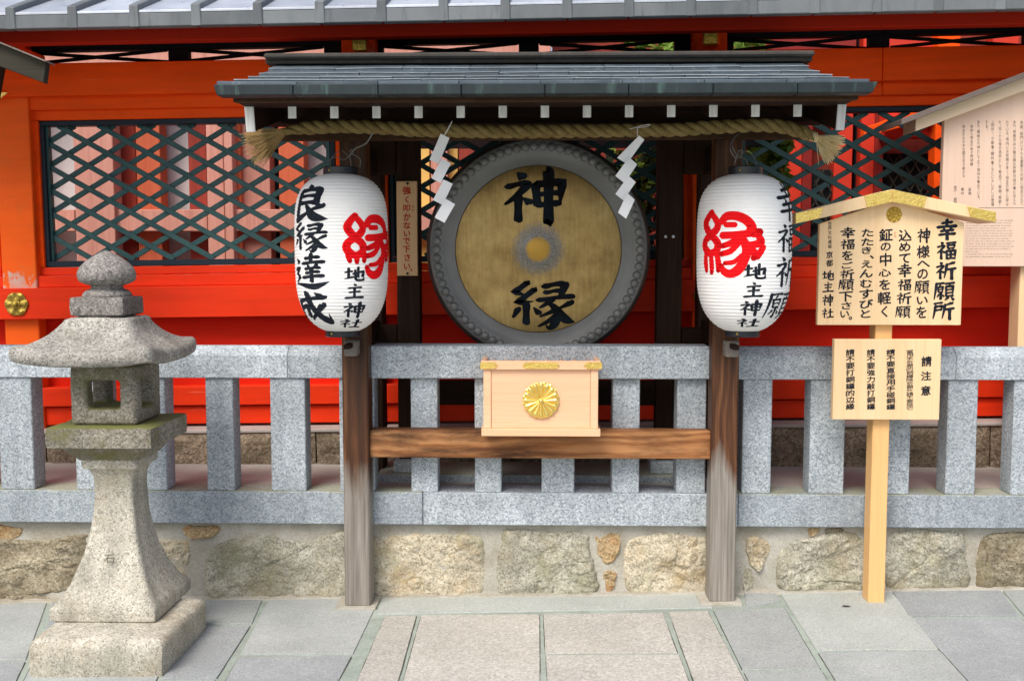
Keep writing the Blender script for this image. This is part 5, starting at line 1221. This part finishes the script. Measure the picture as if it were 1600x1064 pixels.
# corner of another small roof at the far left
lr = thing('roofed_signboard', 'weathered dark board roof corner cutting in at the upper left of the fence', 'signboard', (ax(-60, 4.55), 4.6, gz(-2.5)))
def rq(a, b, Y=4.5): P = at(a, b, Y); return P
for nm, sg_ in (('roof_board', 1), ('roof_board', -1)):
    A_ = [rq(-108, 64), rq(68, 130), rq(72, 98), rq(-108, 25)] if sg_ > 0 else [rq(-290, 130), rq(-108.5, 60), rq(-108.5, 25), rq(-293, 98)]
    f = lambda q, y: Vector((q.x, y, q.z))
    a, b, c_, d_ = A_
    hexa(nm, [f(a, 4.5), f(b, 4.5), f(b, 4.54), f(a, 4.54), f(d_, 4.5), f(c_, 4.5), f(c_, 4.54), f(d_, 4.54)], OLDR, lr, .003)
    up = Vector((0, 0, .008))
    hexa('roof_sheet', [f(d_, 4.47)+up*.1, f(c_+Vector((.010*sg_, 0, -.004)) if sg_ > 0 else c_, 4.47)+up*.1, f(c_+Vector((.010*sg_, 0, -.004)) if sg_ > 0 else c_, 4.56)+up*.1, f(d_, 4.56)+up*.1,
                        f(d_, 4.47)+up, f(c_+Vector((.010*sg_, 0, -.004)) if sg_ > 0 else c_, 4.47)+up, f(c_+Vector((.010*sg_, 0, -.004)) if sg_ > 0 else c_, 4.56)+up, f(d_, 4.56)+up], GREYW, lr, .001)
hexa('strut', [(ax(-24, 4.56), 4.56, az(205, 4.56, 0)), (ax(-8, 4.56), 4.56, az(205, 4.56, 0)), (ax(-8, 4.56), 4.60, az(205, 4.56, 0)), (ax(-24, 4.56), 4.60, az(205, 4.56, 0)), (ax(-4, 4.56), 4.56, az(100, 4.56, 0)), (ax(13, 4.56), 4.56, az(104, 4.56, 0)), (ax(13, 4.56), 4.60, az(104, 4.56, 0)), (ax(-4, 4.56), 4.60, az(100, 4.56, 0))], DARKWZ, lr, .002)
box('sign_panel', (ax(-190, 4.56), ax(-26, 4.56), 4.56, 4.60, 1.35, az(105, 4.56, 0)), DARKWZ, lr, .003)
box('post', (ax(-125, 4.605), ax(-95, 4.605), 4.605, 4.69, gz(-2.6)+.012, az(60, 4.6, 0)), DARKWZ, lr, .003)

# ================================================================ stone lantern
SLY = 4.21
sl_ = thing('stone_lantern', 'weathered granite stone lantern on a square base in front of the fence', 'stone lantern', (-1.72, 4.1, gz(-1.72)))
def sqprof(name, rings, mat, cy=SLY, seg=8, rough=.003, corner=.2, flare=0, smooth=45, cap=True, sd=0, concave=0):
    """stack of rounded square rings: (cx, half width, z, corner fraction, corner lift)"""
    vs = []; fs = []; n = seg*4*2
    for cx, hw, zz, cr, lift in rings:
        for i in range(n):
            t0_ = 2*math.pi*i/n; t = t0_-.10*math.sin(8*t0_)*-1*0 ; e = 2/max(cr, .02)     # superellipse exponent
            c_, s_ = math.cos(t), math.sin(t)
            r_ = 1/((abs(c_)**e+abs(s_)**e)**(1/e))
            m = abs(math.sin(2*t)); x = c_*r_; y = s_*r_
            pz_ = zz+lift*(max(0, (math.hypot(x, y)-1)/.414))**1.6
            q = Vector((x*hw, y*hw, pz_)); k_ = 1-concave*(1-m)
            nv = mnoise.noise(q*14+Vector((sd*3, 0, 0)))*rough*1.3+mnoise.noise(q*45+Vector((sd, 7, 0)))*rough*.6
            vs.append(Vector((cx+q.x*k_*(1+nv/hw), cy+q.y*k_*(1+nv/hw), pz_+nv*.4)))
    for i in range(len(rings)-1):
        for k_ in range(n): k2 = (k_+1) % n; fs.append((i*n+k_, i*n+k2, (i+1)*n+k2, (i+1)*n+k_))
    if cap: fs.append(tuple(range(n))); fs.append(tuple(range(len(rings)*n-1, (len(rings)-1)*n-1, -1)))
    return mk(name, vs, fs, mat, sl_, smooth=True, autos=smooth)
g0 = gz(-1.66)
def zat(py, Y): return az(py, Y, 150)
# square base block
bz1 = g0+.148
BC = 4.068
sqprof('base_block', [(-1.705, .260, g0-.02, .08, 0), (-1.705, .265, g0+.005, .07, 0), (-1.705, .267, g0+.06, .06, 0), (-1.705, .266, bz1-.036, .07, 0), (-1.705, .261, bz1-.018, .08, 0), (-1.705, .247, bz1-.005, .10, 0), (-1.705, .228, bz1, .12, 0), (-1.705, .12, bz1+.001, .3, 0)], G_LAMP, BC, 16, .004, sd=1)
# flared shaft: half widths against picture heights
Yc = 4.21
def hwpx(wpx, Y): return wpx/2*Y/1600
zz0 = bz1+.002
sh = [(0, .211, .06), (.004, .217, .05), (.028, .218, .05), (.046, .215, .06), (.060, .200, .08), (.085, .180, .09), (.115, .160, .10), (.155, .140, .11), (.21, .118, .13), (.27, .102, .15), (.34, .090, .17), (.41, .084, .19), (.45, .083, .20), (.485, .086, .20), (.505, .094, .18), (.515, .104, .22), (.518, .116, .16), (.525, .120, .14), (.545, .121, .14), (.552, .119, .16)]
SHZ = zat(718, Yc-.12)-zz0; kz = SHZ/.552
def cxl(zv): return -1.756+.008*max(0, zv)
sqprof('shaft', [(cxl(zz0+a*kz), b, zz0+a*kz, c, 0) for a, b, c in sh], G_LAMP, Yc, 16, .003, sd=2)
P_ = zz0+SHZ
# platform
hA = zat(700, Yc-.19)-P_; hB = zat(669, Yc-.205)-P_
sqprof('platform', [(cxl(P_), .130, P_, .14, 0), (cxl(P_), .150, P_+hA*.45, .12, 0), (cxl(P_), .178, P_+hA*.9, .10, 0), (cxl(P_), .208, P_+hA*1.0, .05, 0), (cxl(P_), .214, P_+hA*1.06, .04, 0), (cxl(P_), .216, P_+(hA+hB)/2, .035, 0), (cxl(P_), .214, P_+hB*.985, .04, 0), (cxl(P_), .208, P_+hB, .05, 0), (cxl(P_), .1, P_+hB+.001, .2, 0)], G_LAMP_D, Yc, 16, .004, sd=3)
Q_ = P_+hB+.001
# fire box: four corner posts and two plates with openings right through
fb0, fb1 = Q_, zat(572, Yc-.15); hw = .136; th = .05; cxf = -1.759
bm = bmesh.new(); 
def addbox(b):
    x0, x1, y0, y1, z0, z1 = b
    vv = [bm.verts.new(q) for q in [(x0, y0, z0), (x1, y0, z0), (x1, y1, z0), (x0, y1, z0), (x0, y0, z1), (x1, y0, z1), (x1, y1, z1), (x0, y1, z1)]]
    for f in HF: bm.faces.new([vv[i] for i in f])
# build as a grid of cells (3 x 3 x 3) with the openings left out, outer faces only
xs_ = [-hw, -.066, .066, hw]; H_ = fb1-fb0; zs_ = [0, H_*.27, H_*.745, H_]
solid = lambda i, j, k_: 0 <= i < 3 and 0 <= j < 3 and 0 <= k_ < 3 and not (k_ == 1 and (i == 1 or j == 1))
vm = {}
def V_(i, j, k_):
    if (i, j, k_) not in vm: vm[(i, j, k_)] = bm.verts.new((xs_[i], xs_[j], zs_[k_]))
    return vm[(i, j, k_)]
for i in range(3):
    for j in range(3):
        for k_ in range(3):
            if not solid(i, j, k_): continue
            for (a, b, c_), F in (((-1, 0, 0), ((0, 0, 0), (0, 0, 1), (0, 1, 1), (0, 1, 0))), ((1, 0, 0), ((1, 0, 0), (1, 1, 0), (1, 1, 1), (1, 0, 1))), ((0, -1, 0), ((0, 0, 0), (1, 0, 0), (1, 0, 1), (0, 0, 1))),
                                  ((0, 1, 0), ((0, 1, 0), (0, 1, 1), (1, 1, 1), (1, 1, 0))), ((0, 0, -1), ((0, 0, 0), (0, 1, 0), (1, 1, 0), (1, 0, 0))), ((0, 0, 1), ((0, 0, 1), (1, 0, 1), (1, 1, 1), (0, 1, 1)))):
                if not solid(i+a, j+b, k_+c_): bm.faces.new([V_(i+q[0], j+q[1], k_+q[2]) for q in F])
bmesh.ops.recalc_face_normals(bm, faces=bm.faces)
ed = [e for e in bm.edges if len(e.link_faces) == 2 and e.calc_face_angle(0) > .5]
bmesh.ops.bevel(bm, geom=ed, offset=.017, segments=4, affect='EDGES', profile=.5, clamp_overlap=True)
bmesh.ops.subdivide_edges(bm, edges=[e for e in bm.edges if e.calc_length() > .05], cuts=3, use_grid_fill=True)
for v_ in bm.verts:
    nv = mnoise.noise(v_.co*16)*.004+mnoise.noise(v_.co*50)*.0015; v_.co += v_.co.normalized()*nv
me = bpy.data.meshes.new('fire_box'); bm.to_mesh(me); bm.free(); me.polygons.foreach_set('use_smooth', [True]*len(me.polygons)); me.set_sharp_from_angle(angle=R(50))
link('fire_box', me, G_LAMP_D, sl_, (cxf, Yc, fb0+.0005))
# roof stone
rb0 = zat(573, Yc-.27); T1 = zat(497, Yc-.13); cr = -1.786
hh = T1-rb0
sqprof('roof_stone', [(cr, .13, fb1+.001, .2, 0), (cr, .215, rb0+.012, .15, .0), (cr, .268, rb0-.004, .10, .020), (cr, .281, rb0+.002, .08, .024), (cr, .287, rb0+.022, .07, .028), (cr, .285, rb0+.044, .08, .030), (cr, .272, rb0+.056, .10, .030), (cr, .238, rb0+.068, .16, .020), (cr, .208, rb0+.088, .18, .014),
                      (cr, .180, rb0+.112, .20, .008), (cr, .158, rb0+.138, .22, .004), (cr, .143, rb0+.164, .26, .0), (cr+.004, .138, T1-.008, .26, 0), (cr+.008, .124, T1, .3, 0), (cr, .05, T1+.001, .5, 0)], G_LAMP_R, Yc, 16, .006, sd=5)
# knob pedestal
c5 = -1.788; pb0, pb1 = T1+.001, zat(467, Yc-.14)
sqprof('finial_seat', [(c5, .094, pb0, .4, 0), (c5, .096, zat(495, Yc-.12), .4, 0), (c5, .108, zat(494, Yc-.11)+.002, .14, 0), (c5, .112, zat(492, Yc-.11), .09, 0), (c5, .1135, zat(480, Yc-.11), .08, 0), (c5, .111, pb1, .09, 0), (c5, .108, pb1+.004, .14, 0), (c5, .08, pb1+.006, .3, 0)], G_LAMP_K, Yc, 16, .004, sd=6)
f0, f1 = pb1+.006, zat(391, Yc-.03)
hf = f1-f0
pf = [(.104, 0), (.103, .05), (.092, .12), (.076, .155), (.070, .18), (.070, .23), (.088, .26), (.115, .33), (.1235, .42), (.1235, .50), (.117, .59), (.104, .68), (.086, .765), (.064, .84), (.041, .905), (.022, .955), (.010, .985), (.001, 1.0)]
pf = [(a*.93, f0+b*hf) for a, b in pf]; pf = cat(pf, 3)
vs, fs = lathe(pf, 48, (c5+.003, Yc, 0))
vs = [q+Vector((mnoise.noise(q*22), mnoise.noise(q*22+Vector((4, 4, 4))), 0))*.003 for q in vs]
mk('onion_finial', vs, fs, G_LAMP_K, sl_, smooth=True, autos=60)
flat_print('carved_letter', char_tris('石', 163, 179, 866, 879, 1, .0, False), Yc-.146, INKC, sl_, 0)

P = gp(1322, 950); vs = []
for a, b, c_ in ((-.022, 0, .002), (-.010, .006, .005), (.008, .007, .004), (.024, .001, .001), (.008, -.006, .003), (-.010, -.006, .004)): vs.append((P.x+a, P.y+b, gz(P.x)+.0075+c_))
tag(mk('fallen_leaf', vs, [(0, 1, 2, 3, 4, 5)], OLDR), 'small brown fallen leaf on the pale slab before the sign post', 'leaf')
